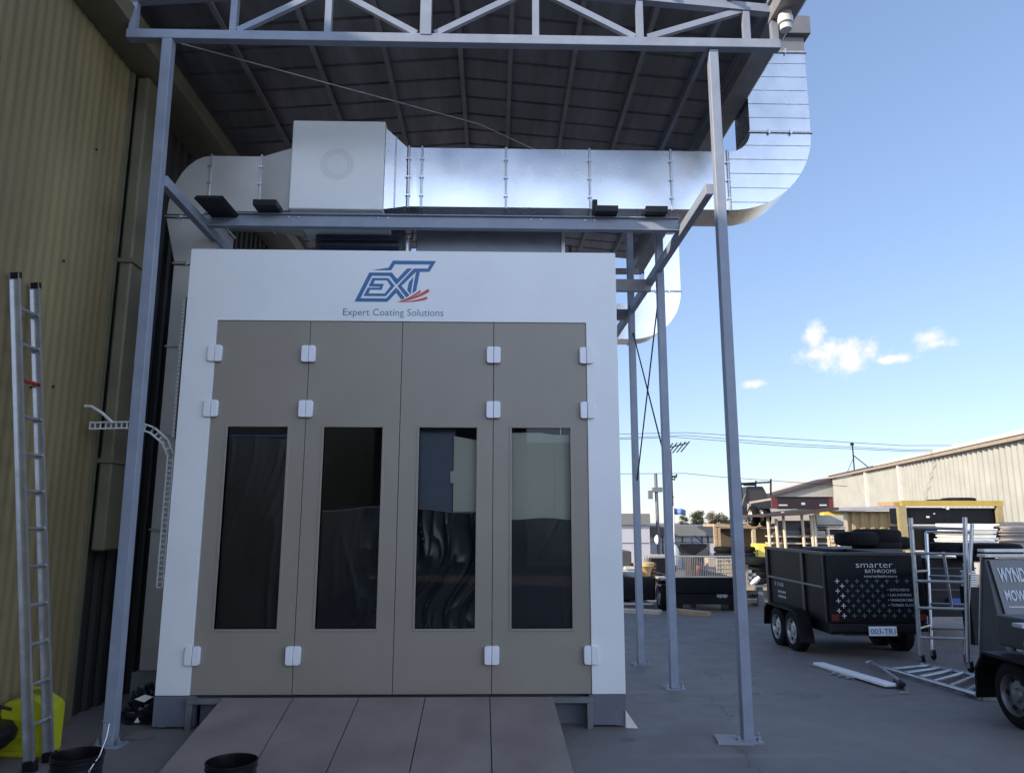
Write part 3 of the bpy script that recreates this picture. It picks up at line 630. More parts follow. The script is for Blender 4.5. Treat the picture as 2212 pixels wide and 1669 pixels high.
bucket(-1.53,4.68,'black paint bucket standing at the ramp edge with handle folded down',False)
# rubbish bags behind post
rb = thing('rubbish_heap','crumpled black plastic rubbish with white scraps beside the booth plinth','rubbish',(-2.98,6.9,0))
random.seed(3); m = MB(); n1, n2 = 26, 14
for i in range(n2+1):
    for j in range(n1):
        a = 2*pi*j/n1; ph = pi/2*i/n2; r = 1+.16*sin(a*5+i*2.1)+.12*sin(a*9+i*1.3)+random.uniform(-.07,.07); m.v.append(Vector((-2.98+.19*r*cos(a)*cos(ph), 6.85+.16*r*sin(a)*cos(ph), .24*r*sin(ph)*1.0)))
for i in range(n2):
    for j in range(n1): m.f.append((i*n1+j,i*n1+(j+1)%n1,(i+1)*n1+(j+1)%n1,(i+1)*n1+j))
m.build('bag', FILM, rb, smooth=False)
m = MB(); m.prism([(-3.04,6.70,.20),(-2.95,6.68,.18),(-2.88,6.69,.22),(-2.96,6.70,.235)],(0,.01,0)); m.prism([(-3.02,6.68,.02),(-2.97,6.67,.02),(-2.99,6.67,.06)],(0,.01,0)); m.build('scrap', WSHEET, rb)

# ------------------------------------------------------------------ wheels, tyres
def wheel_parts(par, c, r=.29, wd=.17, rim=RIM, side=-1, nm='wheel'):
    c = Vector(c); m = MB(); h = wd/2
    m.lathe([(r*.62,-h),(r*.80,-h*1.05),(r*.95,-h*.85),(r,-h*.6),(r,h*.6),(r*.95,h*.85),(r*.8,h*1.05),(r*.62,h)],c,'X',36)
    ty = m.build(nm, RUB, par)
    m = MB(); s = side
    m.lathe([(r*.64,s*h*.98),(r*.60,s*h*.80),(r*.58,s*h*.30),(r*.50,s*h*.30),(r*.42,s*h*.55),(r*.22,s*h*.62),(r*.18,s*h*.85),(0,s*h*.9)],c,'X',30); m.build('rim', rim, ty)
    m = MB()
    for k in range(6):
        a = 2*pi*k/6; cc = c+Vector((s*h*.52,cos(a)*r*.46,sin(a)*r*.46)); m.lathe([(0,s*.012),(r*.075,s*.012),(r*.075,0)],cc,'X',8)
    m.build('rim_hole', BLACKP, ty)
    return ty
def tyre_mb(c, r=.31, wd=.2, n=28):
    m = MB(); h = wd/2; m.lathe([(r*.6,-h*.9),(r*.75,-h),(r*.93,-h*.85),(r,-h*.5),(r,h*.5),(r*.93,h*.85),(r*.75,h),(r*.6,h*.9),(r*.55,h*.5),(r*.55,-h*.5),(r*.6,-h*.9)],c,'Z',n); return m

# ------------------------------------------------------------------ black box trailer with cross pattern
TX0, TX1, TY0, TY1 = 4.455, 5.76, 10.1, 12.3
zb_, zt_ = .36, 1.235
tr = thing('box_trailer','black tandem trailer with white cross pattern and lettering, parked behind the castor tower','trailer',((TX0+TX1)/2,TY0,0))
m = MB(); m.box(TX0,TX1,TY0,TY0+.03,zb_,zt_); m.build('tailgate', BLACK, tr, bev=.005)
SIDEM = mat('scuffed_black_panel',(.006,.006,.008),.45,ns=9,na=.6,bump=.08,bs=25,spec=.15)
m = MB(); m.box(TX0,TX0+.03,TY0+.032,TY1,zb_,zt_); m.box(TX1-.03,TX1,TY0+.032,TY1,zb_,zt_); m.box(TX0+.03,TX1-.03,TY1-.03,TY1,zb_,zt_); m.box(TX0+.03,TX1-.03,TY0+.032,TY1-.03,zb_,zb_+.03); m.build('body', SIDEM, tr)
m = MB(); m.box(TX0-.03,TX0+.035,TY0-.012,TY1+.01,zt_+.002,zt_+.04); m.box(TX0+.036,TX1+.02,TY0-.012,TY0+.04,zt_+.002,zt_+.04); m.box(TX0-.028,TX0-.001,TY0+.05,TY0+.07,zb_,zt_); m.box(TX0-.028,TX0-.001,TY0+.72,TY0+.80,zb_,zt_); m.box(TX0-.028,TX0-.001,TY1-.1,TY1,zb_,zt_); m.build('top_rail', mat('dark_rail',(.018,.018,.022),.4), tr)
m = MB(); m.box(TX0-.034,TX0-.002,TY0+.08,TY1-.11,.80,.825); m.build('side_rail', mat('worn_rail',(.16,.16,.17),.35), tr)
m = MB(); fz = .30; m.prism([(TX0-.21,TY0+.50,.02),(TX0-.21,TY0+.50,.06),(TX0-.21,TY0+.62,.40),(TX0-.21,TY0+.75,.44),(TX0-.21,TY0+1.75,.44),(TX0-.21,TY0+1.88,.36),(TX0-.21,TY0+1.92,.1),(TX0-.21,TY0+1.90,.1),(TX0-.21,TY0+1.84,.35),(TX0-.21,TY0+1.73,.42),(TX0-.21,TY0+.76,.42),(TX0-.21,TY0+.64,.39)],(.20,0,0)); m.build('mudguard', SIDEM, tr)
for yy in (TY0+.90,TY0+1.48): wheel_parts(tr,(TX0-.09,yy,.27+gz(yy)),.29,.17)
for yy in (TY0+.90,TY0+1.48): wheel_parts(tr,(TX1+.09,yy,.27+gz(yy)),.29,.17,RIM,1)
m = MB(); m.box(TX0+.05,TX1-.05,TY0+.1,TY1,.2,.35); m.box(TX0+.01,TX1-.01,TY0-.02,TY0+.05,.25,.355); m.build('chassis', BLACKP, tr)
m = MB(); m.box(4.95,5.32,TY0-.035,TY0-.022,.20,.32); np_ = m.build('number_plate', PLATE, tr)
text('003-TR1','plate_lettering',TXTB,np_,(4.97,TY0-.037,.225),.33,.07,off=.012)
for x_ in (TX0+.02,TX1-.12): m = MB(); m.box(x_,x_+.1,TY0-.012,TY0-.001,.39,.47); m.build('tail_lamp', REDL, tr)
def plus(m, cx_, cz_, s, a=.35): m.box(cx_-s,cx_+s,TY0-.004,TY0-.001,cz_-s*a*.45,cz_+s*a*.45); m.box(cx_-s*a*.45,cx_+s*a*.45,TY0-.0046,TY0-.0012,cz_-s,cz_+s)
m = MB(); m2 = MB()
for r_ in range(8):
    for c_ in range(9):
        x = TX0+.13+c_*.135+(0 if r_ % 2 == 0 else .065); z = .90-r_*.064
        if x > TX1-.06 or (x > TX0+.80 and 0 < r_ < 6): continue
        plus(m if c_ == 0 else m2, x, z, .030)
m.build('cross_pattern', TXTW, tr); m2.build('cross_pattern', mat('faded_cross',(.09,.13,.15),.6,na=.5), tr, label='faded crosses')
text('smarter','lettering',TXTW,tr,(TX0+.40,TY0-.003,1.075),.50,.085,off=-.012)
text('BATHROOMS','lettering',TXTW,tr,(TX0+.52,TY0-.003,1.005),.42,.05,off=-.008)
text('smarterbathrooms','lettering',TXTW,tr,(TX0+.50,TY0-.003,.948),.45,.035,off=-.008)
for k, s_ in enumerate(('• KITCHENS','• LAUNDRIES','• WARDROBES','• TIMBER FLOORS')): text(s_,'lettering',TXTG,tr,(TX0+.80,TY0-.003,.77-k*.066),(.30,.32,.36,.42)[k],.034,off=-.006)
for k, (a, b_) in enumerate(((.78,.06),(.70,.035),(.63,.035))): pass
text('108','lettering',TXTG,tr,(TX0-.004,TY1-.30,.69),.36,.06,ux=(0,-1,0),off=0)
m = MB()
for k in range(2):
    for j in range(6): m.box(TX0-.003,TX0-.0005,TY1-.72+j*.055,TY1-.685+j*.055,.59-k*.07,.625-k*.07)
m.build('worn_decal', TXTG, tr)

# tyres lying on/behind the trailer
proto = thing('spare_tyre','black tyre lying flat on top of the stacked load behind the black trailer, left one','tyre',(0,0,0),group='loose tyres stacked around the yard')
tyre_mb((0,0,0)).build('tread', RUB, proto)
tl = [(1850,1163,13.0,.36,.24,'worn black tyre lying above the black trailer, left of two'),
      (1893,1158,13.2,.40,.26,'large black tyre lying above the black trailer, topmost beside the tan container'),
      (1893,1178,13.2,.40,.2,'black tyre under the large one above the black trailer'),
      (1925,1172,13.6,.34,.22,'dull tyre at the right end above the black trailer'),
      (2048,1184,12.6,.36,.2,'tyre seen through the castor tower rungs'),
      (2106,1192,12.3,.28,.28,'narrow dark tyre just right of the castor tower'),
      (2148,1186,10.6,.34,.17,'wide dark tyre lying on the grey lettered trailer'),
      (1565,1186,19.4,.27,.14,'topmost tyre of the stack beside the timber shed post'),
      (1565,1198,19.4,.27,.14,'lower pale-edged tyre of the stack beside the timber shed post'),
      (1612,1186,19.5,.23,.14,'upper tyre behind the canopy post near the yellow bin'),
      (1612,1198,19.5,.23,.14,'lower tyre behind the canopy post near the yellow bin'),
      (1634,1211,18.4,.29,.19,'topmost tyre on the steel rack under the yellow bin'),
      (1638,1226,18.5,.24,.16,'second tyre on the steel rack under the yellow bin'),
      (1638,1239,18.5,.24,.16,'third tyre on the steel rack under the yellow bin'),
      (1640,1252,18.5,.24,.16,'lowest tyre on the steel rack under the yellow bin'),
      (2070,1080,21.5,.45,.14,'flat tyre on top of the yellow steel rack, right one'),
      (2030,1082,21.5,.35,.1,'thin tyre on top of the yellow steel rack, left one')]
first = True
for (px, py, Y, r, wd, lab) in tl:
    o = proto if first else copy_tree(proto); first = False
    p = at(px, py, Y=Y); o.location = p; o.scale = (r/.31, r/.31, wd/.2); o['label'] = lab
def pb(m, x0, y0, x1, y1, Y, d): 
    a = at(x0,y1,Y=Y); c = at(x1,y0,Y=Y); return m.box(a.x,c.x,Y,Y+d,a.z,c.z)
# tyre supports / load behind trailer
ldk = thing('tyre_skip','dark steel skip holding tyres behind the black trailer','skip',(5.6,13.0,0))
m = MB(); a = at(1812,1190,Y=12.7); c = at(1945,1190,Y=12.7); m.box(a.x,c.x,12.7,14.2,gz(13),a.z+.03); m.build('body', BLACKP, ldk, bev=.01)
m = MB(); m.box(a.x-.02,c.x+.02,12.66,12.7,a.z-.03,a.z+.04); m.build('lip', DKGREY, ldk)

# ------------------------------------------------------------------ aluminium castor tower
tw = thing('castor_tower','aluminium scaffold tower frame on black castors in front of the black trailers','scaffold tower',(5.3,9.3,gz(9.3)))
pFL, pFR, pBL, pBR = G(1990,1436), G(2094,1452), G(2014,1424), G(2108,1440)
tFL, tFR = at(1966,1117,Y=pFL.y), at(2084,1117,Y=pFR.y)
zF = 1.74
tFL = Vector((pFL.x-.03,pFL.y,zF)); tFR = Vector((pFR.x+.02,pFR.y,zF))
tFL = at(1967,1118,Y=pFL.y+.0); tFR = at(2084,1117,Y=pFR.y)
pBL = pFL+Vector((.42,.75,-.02)); pBR = pFR+Vector((.35,.62,-.02)); tBL = at(2001,1150,Y=pBL.y); tBR = at(2100,1131,Y=pBR.y)
pBL = G(2014,1424)
def leg(p, q, r_=.025): m = MB(); m.tube([p+Vector((0,0,.12)),q],r_,12); m.build('leg', ALU, tw)
for p, q in ((pFL,tFL),(pFR,tFR),(pBL,tBL),(pBR,tBR)):
    leg(p,q,.027 if p in (pFL,pFR) else .024)
    m = MB(); m.lathe([(0,-.014),(.05,-.014),(.058,-.008),(.058,.008),(.05,.014),(0,.014)],p+Vector((.02,0,.058)),'X',20); cw = m.build('castor', RUB, tw)
    m = MB(); m.box(p.x-.005,p.x,p.y-.03,p.y+.03,p.z+.05,p.z+.13); m.box(p.x+.04,p.x+.045,p.y-.03,p.y+.03,p.z+.05,p.z+.13); m.box(p.x-.005,p.x+.045,p.y-.03,p.y+.03,p.z+.13,p.z+.14); m.box(p.x-.07,p.x-.006,p.y-.05,p.y-.03,p.z+.12,p.z+.13); m.build('castor_fork', GALVD, cw)
def lz(p, q, z): t_ = (z-p.z)/(q.z-p.z); return p.lerp(q,t_)
for z in (1.60,1.13,.70,.24+.02,-.06+.2):
    pass
for py in (1139,1194,1254,1312,1376):
    zL = at(1975,py,Y=pFL.y).z; a = lz(pFL,tFL,zL); c = lz(pFR,tFR,at(2088,py+3,Y=pFR.y).z); m = MB(); m.tube([a,c],.019,10); m.build('rung', ALU, tw)
for py in (1149,1246,1306,1358):
    a = lz(pBL,tBL,at(2010,py,Y=pBL.y).z); c = lz(pBR,tBR,at(2104,py,Y=pBR.y).z); m = MB(); m.tube([a,c],.018,10); m.build('rung', ALU, tw)
for z in (1.05,.35): 
    m = MB(); m.tube([lz(pFL,tFL,z),lz(pBL,tBL,z-.03)],.016,8); m.build('side_tube', ALU, tw)
    m = MB(); m.tube([lz(pFR,tFR,z),lz(pBR,tBR,z-.03)],.016,8); m.build('side_tube', ALU, tw)
m = MB(); a = at(2038,1192,Y=pFL.y+.03); c = at(2056,1312,Y=pFL.y+.1); m.tube([a,c],.018,8); m.build('brace_tube', ALU, tw)
# pieces on the ground
LYM = ALU
lf = thing('scaffold_section','aluminium ladder frame lying flat on the concrete before the castor tower','scaffold frame',G(2050,1480))
A1, A2 = G(1902,1447), G(2110,1510); B1, B2 = G(1992,1441), G(2150,1478); up = Vector((0,0,.045))
for p, q in ((A1,A2),(B1,B2)):
    m = MB(); m.tube([p+up,q+up],.024,12); m.build('stile', LYM, lf)
for k in range(6):
    t_ = .12+k*.16; m = MB(); m.tube([A1.lerp(A2,t_)+up,B1.lerp(B2,t_)+up],.022,10); m.build('rung', LYM, lf)
m = MB(); q1, q2, q3 = G(2088,1497), G(2122,1513), G(2150,1513); q4 = G(2150,1495)
m.bar(q1+up*.5,q2+up*.5,.04,.04); m.bar(q2+up*.5,q3+up*.5,.04,.04); m.bar(G(2102,1496)+up,G(2150,1509)+up,.03,.03); m.build('end_bracket', LYM, lf)
pk = thing('plank','bright white aluminium plank lying on the concrete nearest the canopy posts','plank',G(1845,1465))
p, q = G(1768,1439), G(1925,1487); m = MB(); m.bar(p+up*.8,q+up*.8,.14,.035); m.build('plank_top', mat('white_aluminium',(.95,.95,.96),.35), pk, bev=.008)
m = MB(); m.bar(G(1755,1437)+up*.3,G(1835,1464)+up*.3,.02,.02); m.bar(G(1800,1456)+up*.3,G(1845,1468)+up*.3,.02,.02); 
for t_ in (0,.4,.8): m.bar(G(1806,1452).lerp(G(1850,1462),t_)+up*.3,G(1795,1458).lerp(G(1840,1470),t_)+up*.3,.03,.01)
m.build('plank_step', LYM, pk)
st = thing('outrigger_strut','thin aluminium strut with splayed foot crossing the white plank','strut',G(1920,1470))
m = MB(); m.tube([G(1872,1439)+up,G(1884,1440)+up*1.6,G(1940,1482)+up*1.8],.017,8); m.build('strut_tube', LYM, st)
m = MB(); m.bar(G(1938,1481)+up,G(1950,1490)+up,.07,.05); m.build('strut_joint', BLACKP, st)
m = MB(); m.bar(G(1944,1480)+up,G(1962,1497)+up*.4,.02,.02); m.bar(G(1944,1498)+up*.4,G(1964,1498)+up*.4,.02,.02); m.build('strut_foot', LYM, st)

# ------------------------------------------------------------------ grey lettered trailer on the right
gs = thing('sign_trailer','grey enclosed trailer with white lettering behind the near dark trailer','trailer',(6.2,8.4,0))
z0 = -.02; X0 = 5.47
m = MB(); m.prism([(X0,8.62,z0),(X0,8.40,1.27),(X0,8.34,1.27),(X0,8.14,.30),(X0,8.14,z0)],(2.1,0,0)); m.build('body', DKGREY, gs)
pa = Vector((X0+.03,8.33,1.262)); pd = Vector((0,-.20,-.97)).normalized()
m = MB(); o_ = Vector((0,-.012,.004)); m.prism([pa+o_,pa+pd*1.0+o_+Vector((.07,0,0)),pa+pd*1.0+Vector((2,0,0))+o_,pa+Vector((2,0,0))+o_],(0,-.008,.003)); m.build('sign_panel', mat('sign_grey',(.13,.135,.15),.45,na=.1), gs)
uz = -pd; e_ = Vector((0,-.024,.010))
text('WYNDHAM EXPRESS','lettering',TXTG,gs,pa+Vector((.06,0,0))+pd*.235+e_,.88,.15,uz=uz,off=.03)
text('MOWING & LANDSCAPING','lettering',TXTG,gs,pa+Vector((.08,0,0))+pd*.44+e_,1.04,.115,uz=uz,off=.025)
m = MB()
for k, zz in enumerate((.50,.58,.61,.68)): m.prism([pa+Vector((.09,0,0))+pd*zz+e_,pa+Vector((1.5,0,0))+pd*zz+e_,pa+Vector((1.5,0,0))+pd*(zz+.012)+e_,pa+Vector((.09,0,0))+pd*(zz+.012)+e_],(0,-.002,0))
m.build('sign_stripe', TXTG, gs)
m = MB(); m.box(X0-.03,X0+2.1,8.28,8.42,1.30,1.33); m.box(X0-.02,X0+2.1,8.30,8.42,1.355,1.385); m.bar((X0-.008,8.64,.0),(X0-.008,8.38,1.30),.02,.02); m.build('trim_rail', ALU, gs)
wheel_parts(gs,(X0+.1,8.25+.1,.1),.0001,.0001) if False else None
# near dark trailer / toolbox
nt_ = thing('utility_trailer','near black utility trailer with toolbox and wheel at the right frame edge','trailer',(4.6,6.6,0))
m = MB(); m.box(4.42,6.3,5.95,6.15,.30,.86); m.box(4.42,6.3,6.16,7.0,.42,.52); m.build('body', BLACK, nt_, bev=.01)
m = MB(); m.box(4.22,6.2,6.30,6.75,.62,.88); m.build('toolbox', mat('dark_toolbox',(.03,.03,.033),.5), nt_, bev=.012)
m = MB(); m.box(4.27,4.33,6.285,6.298,.70,.80); m.box(4.34,4.42,6.285,6.298,.66,.70); m.box(4.45,4.60,6.285,6.298,.76,.86); m.build('latch', GALVD, nt_)
m = MB(); m.box(4.08,4.32,6.22,6.34,.83,.86); m.build('step_plate', GALVD, nt_)
m = MB(); m.box(4.20,4.34,6.28,6.40,.48,.70); m.build('corner_bracket', mat('putty_bracket',(.25,.24,.19),.6), nt_)
m = MB(); X_ = 4.06
m.prism([(X_,6.02,.20),(X_,6.06,.46),(X_,6.2,.565),(X_,6.75,.565),(X_,6.88,.40),(X_,6.90,.15),(X_,6.875,.15),(X_,6.86,.39),(X_,6.74,.54),(X_,6.22,.54),(X_,6.085,.45),(X_,6.045,.20)],(.26,0,0)); m.build('mudguard', SIDEM, nt_)
wheel_parts(nt_,(4.19,6.44,.265),.268,.19,RIMD,-1)
m = MB(); m.box(4.35,4.50,6.3,6.6,.2,.45); m.build('axle', BLACKP, nt_)

for o_u in nt_.children_recursive:
    for v_ in o_u.data.vertices: v_.co.x += .25
# ------------------------------------------------------------------ background yard
def pix(name, label, cat, mt, rects, Y, d=.4, part=None, group=None, bev=0):
    m = MB()
    for (x0,y0,x1,y1) in rects: pb(m,x0,y0,x1,y1,Y,d)
    return tag(m.build(name, mt, bev=bev), label, cat, group)
# flat trailer in the middle
ft = thing('tipper_trailer','black low trailer with fenced cage behind the rear canopy posts','trailer',G(1510,1312))
Yt = 17.0; a = at(1455,1280,Y=Yt); c = at(1592,1247,Y=Yt)
m = MB(); m.box(a.x,c.x,Yt,Yt+.05,a.z,c.z); m.box(a.x,a.x+.05,Yt+.05,Yt+3,a.z,c.z); m.box(c.x-.05,c.x,Yt+.05,Yt+3,a.z,c.z); m.box(a.x+.05,c.x-.05,Yt+.05,Yt+3,a.z,a.z+.04); m.build('body', BLACK, ft)
m = MB(); pb(m,1460,1281,1590,1305,Yt+.1,.3); pb(m,1465,1305,1475,1315,Yt+.1,.2); pb(m,1496,1305,1504,1313,Yt+.1,.2); pb(m,1575,1300,1592,1325,Yt+.3,.6); m.build('chassis', BLACKP, ft)
m = MB(); pb(m,1447,1247,1455,1275,Yt-.01,.05); m.build('tail_lamp', REDL, ft)
m = MB(); pb(m,1428,1248,1447,1252,Yt+.2,.6); pb(m,1424,1262,1445,1266,Yt+.3,.6); pb(m,1421,1244,1424,1290,Yt+.8,.05); m.build('mudguard', mat('pale_guard',(.45,.42,.38),.5), ft)
wc = at(1432,1288,Y=Yt+.5); wheel_parts(ft,(wc.x,wc.y,gz(wc.y)+.31),.33,.2)
# caged panel: posts and bars
a0 = at(1455,1246,Y=Yt); b0 = at(1585,1201,Y=Yt); m = MB()
n = 34
for k in range(n+1):
    x = a0.x+(b0.x-a0.x)*k/n; m.bar((x,Yt+.02,c.z+.005),(x,Yt+.02,b0.z),.012,.012,(0,1,0))
m.bar((a0.x,Yt+.02,b0.z),(b0.x,Yt+.02,b0.z),.03,.03); m.bar((a0.x,Yt+.02,c.z+.02),(b0.x,Yt+.02,c.z+.02),.03,.03)
m.build('cage_panel', mat('cream_cage',(.55,.52,.45),.5), ft)
m = MB(); pb(m,1508,1222,1513,1245,Yt+.3,.1); m.build('red_box', mat('red_orange',(.5,.1,.05),.6), ft)
m = MB()
for k in range(7): pb(m,1549+k*3.3,1283,1551.2+k*3.3,1289+(k % 3),Yt+.085,.012)
m.build('worn_decal', TXTG, ft)
# white bag, black boat cover, left ute, clay pot, logs, fence
m = MB(); c = at(1459,1195,Y=19); m.lathe([(0,-.30),(.13,-.30),(.16,-.1),(.155,.1),(.10,.2),(.04,.23),(0,.23)],(c.x,19.3,c.z),'Z',18); tag(m.build('bulk_bag', WSHEET),'white bulk bag behind the middle canopy post','bulk bag')
bc = thing('black_funnel','black tarpaulin slung in a V above the cage of the middle trailer','tarpaulin',at(1498,1190,Y=20))
m = MB(); m.prism([at(1469,1174,Y=20),at(1527,1174,Y=20),at(1528,1181,Y=20),at(1500,1199,Y=20),at(1493,1198,Y=20),at(1468,1180,Y=20)],(0,.9,0)); m.build('tarp', BLACKP, bc)
m = MB(); m.tube([at(1494,1174,Y=20.2),at(1492,1157,Y=20.2)],.03,6); m.tube([at(1518,1172,Y=20.2),at(1500,1156,Y=20.2)],.02,6); m.build('strut', NAVY, bc)
m = MB(); pb(m,1470,1183,1528,1200,21.2,.6); m.build('crate_body', DKGREY, bc)
lu = thing('flat_tray_truck','black tray truck partly hidden behind the right edge of the booth','truck',G(1365,1320))
Yu = 17.6
m = MB(); pb(m,1338,1246,1416,1296,Yu,1.8); m.build('body', BLACK, lu, bev=.03)
m = MB(); pb(m,1339,1190,1364,1228,Yu+.6,1.2); m.build('cab', DKGREY, lu, bev=.03)
m = MB(); pb(m,1338,1229,1370,1234,Yu-.02,1.5); pb(m,1352,1224,1372,1229,Yu-.05,.3); pb(m,1348,1302,1410,1306,Yu-.1,.3); m.build('tray_edge', mat('pale_edge',(.55,.54,.5),.5), lu)
m = MB(); pb(m,1345,1306,1415,1320,Yu,1.5); m.build('chassis', MIDG, lu)
wheel_parts(lu,(at(1350,1310,Y=Yu+.6).x,Yu+.6,gz(Yu)+.3),.3,.2)
m = MB(); c = at(1393,1228,Y=Yu+.3); m.lathe([(.0,-.25),(.14,-.25),(.16,-.1),(.2,.02),(.24,.06),(.24,.14),(.0,.14)],(c.x,Yu+.4,c.z),'Z',16); tag(m.build('clay_pot', mat('orange_plastic',(.72,.48,.2),.6)),'orange yellow tub standing on the black tray truck','tub')
lg_ = thing('log_stack','dark brown timber logs stacked right of the orange tub','timber stack',at(1408,1225,Y=18.6))
for r_ in range(4):
    m = MB(); p = at(1400,1243-r_*7.5,Y=18.4); q = at(1419,1243-r_*7.5,Y=18.4); m.tube([(p.x,18.5,p.z),(q.x,18.5,q.z)],.042,8); m.tube([(p.x,18.62,p.z+.02),(q.x,18.62,q.z+.02)],.042,8); m.build('log', LOGS, lg_)
m = MB(); pb(m,1398,1246,1420,1250,18.3,.5); m.build('log_cradle', MIDG, lg_)
m = MB(); p = at(1384,1206,Y=21); q = at(1448,1197,Y=21)
for k in range(20): x = p.x+(q.x-p.x)*k/19; m.box(x-.009,x+.009,21,21.02,p.z-.35,q.z)
m.box(p.x,q.x,21.02,21.05,q.z-.05,q.z); m.box(p.x,q.x,21.02,21.05,p.z-.3,p.z-.25); tag(m.build('picket_fence', PVC),'low white picket panel behind the orange tub','fence panel')
# office buildings far behind
ob1 = thing('office_building','pale precast office with dark fascia beside the booth right edge','building',at(1370,1190,Y=42))
m = MB(); pb(m,1290,1133.5,1403,1215,42,10); m.build('wall', CONCW, ob1)
m = MB(); pb(m,1288,1109,1404,1133,41.8,10.3); m.build('fascia', FASC, ob1)
m = MB(); pb(m,1338,1172,1402,1173,41.97,.02); m.box(0,0.001,41.97,41.971,0,.001); m.build('panel_joint', DKGREY, ob1)
ob2 = thing('office_building','long low precast building with grey fascia behind the cage trailer','building',at(1480,1200,Y=46))
m = MB(); pb(m,1404,1157.5,1640,1230,46,10); m.build('wall', CONCW, ob2)
m = MB(); pb(m,1402,1135,1640,1157,45.6,10.5); m.build('fascia', FASC, ob2)
m = MB(); pb(m,1403,1138,1436,1155,45.55,.04); m.build('sign_board', DKGREY, ob2)
m = MB()
for x in (1432,1475,1517,1530): pb(m,x,1158,x+.8,1230,45.97,.02)
pb(m,1404,1170,1640,1170.8,45.96,.02); m.build('panel_joint', DKGREY, ob2)
m = MB(); a = at(1418,1165,Y=40); m.lathe([(0,-.10),(.12,-.09),(.22,-.03),(.26,.04),(.22,0),(0,-.06)],a,'X',16); sg = tag(m.build('satellite_dish', PVC),'white dish on a mast in front of the low building','dish')
# utility poles
up_ = thing('power_pole','dark timber power pole with slanted insulator arms behind the rear canopy post','power pole',G(1455,1215) if False else (at(1452,1172,Y=40).x,40,gz(40)))
p0 = at(1452,1175,Y=40); p1 = at(1446,975,Y=40); m = MB(); m.tube([(p0.x,40,gz(40)),p1],[.16,.11],10); m.build('pole', LOGS, up_)
m = MB()
for k in range(5): q = at(1443+k*9,968-k*1,Y=40); m.tube([q+Vector((-.22,0,-.3)),q+Vector((.28,0,.28))],.035,6)
m.build('insulator', BLACKP, up_)
m = MB(); m.bar(at(1440,968,Y=40),at(1484,957,Y=40),.06,.06); m.bar(at(1440,1029,Y=40),at(1462,1029,Y=40),.12,.1); m.tube([at(1447,1031,Y=39.8),at(1456,1036,Y=39.8),at(1462,1024,Y=39.8)],.05,6); m.bar(at(1444,1073,Y=40),at(1456,1073,Y=40),.05,.05); m.build('crossarm', BLACKP, up_)
tp = thing('power_pole','pale pole carrying a transformer box beside the rear canopy posts','power pole',(at(1420,1120,Y=44).x,44,gz(44)))
m = MB(); q0 = at(1421,1112,Y=44); q1 = at(1416,1022,Y=44); m.tube([(q0.x,44,gz(44)),q1],.1,8); m.build('pole', MIDG, tp)
m = MB(); pb(m,1412,1052,1431,1062,43.8,.5); m.build('transformer', MIDG, tp); m = MB(); pb(m,1402,1059,1410,1077,43.8,.3); m.build('fuse_box', MIDG, tp)
# wires
wn = 0
for pts, lab in (([(1100,946),(1300,938),(1480,934),(1700,947),(1950,962),(2212,962)],'topmost thin overhead wire crossing the sky'),
                 ([(1100,958),(1300,947),(1480,940),(1700,958),(1950,971),(2212,974)],'second overhead wire from the top crossing the sky'),
                 ([(1100,964),(1300,950),(1460,944),(1700,963),(1950,974),(2212,980)],'third overhead wire, lowest of the upper bundle'),
                 ([(1100,1030),(1338,1023),(1480,1022),(1560,1030),(1700,1040),(1830,1050)],'single lower overhead wire at the pole crossarm'),):
    m = MB(); m.tube([at(x,y,Y=40-.012*(x-1460) if False else 40) for x, y in pts],.014,5); tag(m.build('overhead_wire', BLACKP), lab, 'wire', 'overhead wires'); 
# flag
fg = thing('flag','blue and white flag flying beside the dark power pole','flag',(at(1455,1160,Y=38).x,38,gz(38)))
m = MB(); q0 = at(1455,1170,Y=38); m.tube([(q0.x,38,gz(38)),at(1455,1093,Y=38)],.03,8); m.build('flagpole', PVC, fg)
m = MB(); 
for i in range(9):
    for j in range(2):
        u = i/8; q = at(1455+26*u,(1096+j*13)+u*5+1.2*sin(u*7),Y=38+.15*sin(u*8)); m.v.append(q)
m.f = [(2*i,2*i+2,2*i+3,2*i+1) for i in range(8)]; fc = m.build('flag_cloth', FLAG, fg); md = fc.modifiers.new('solid','SOLIDIFY'); md.thickness = .01
# trees
def tree(px, base_py, top_py, Y, wpx, lab, seed, col=LEAF, n=2600):
    random.seed(seed); b0_ = at(px,base_py,Y=Y); t0 = at(px,top_py,Y=Y); wd = wpx/F*Y; zg = gz(Y); h = t0.z-zg
    t = thing('tree', lab, 'tree', (b0_.x,Y,zg), group='trees above the low building')
    m = MB(); m.tube([(b0_.x,Y,zg),(b0_.x+.1*wd,Y,zg+h*.4),(b0_.x,Y,zg+h*.75)],[.035*h,.025*h,.012*h],8)
    for k in range(5): a = random.uniform(0,6.28); m.tube([(b0_.x,Y,zg+h*(.35+.07*k)),(b0_.x+cos(a)*wd*.35,Y+sin(a)*wd*.3,zg+h*(.6+.07*k))],[.014*h,.006*h],5)
    m.build('trunk', BARK, t)
    m = MB(); cl = [(random.uniform(-.5,.5)*wd, random.uniform(-.4,.4)*wd, h*random.uniform(.55,.92)) for _ in range(11)]
    for _ in range(n):
        c_ = random.choice(cl); d_ = Vector((random.gauss(0,1),random.gauss(0,1),random.gauss(0,.8)))*wd*.12; p = Vector((b0_.x,Y,zg))+Vector(c_)+d_
        s = wd*random.uniform(.025,.05); a = Vector((random.uniform(-1,1),random.uniform(-1,1),random.uniform(-1,1))).normalized(); b_ = a.orthogonal().normalized()
        m.add([p-a*s-b_*s*.6,p+a*s-b_*s*.6,p+a*s+b_*s*.6,p-a*s+b_*s*.6],[(0,1,2,3)])
    m.build('crown', col, t, smooth=False)
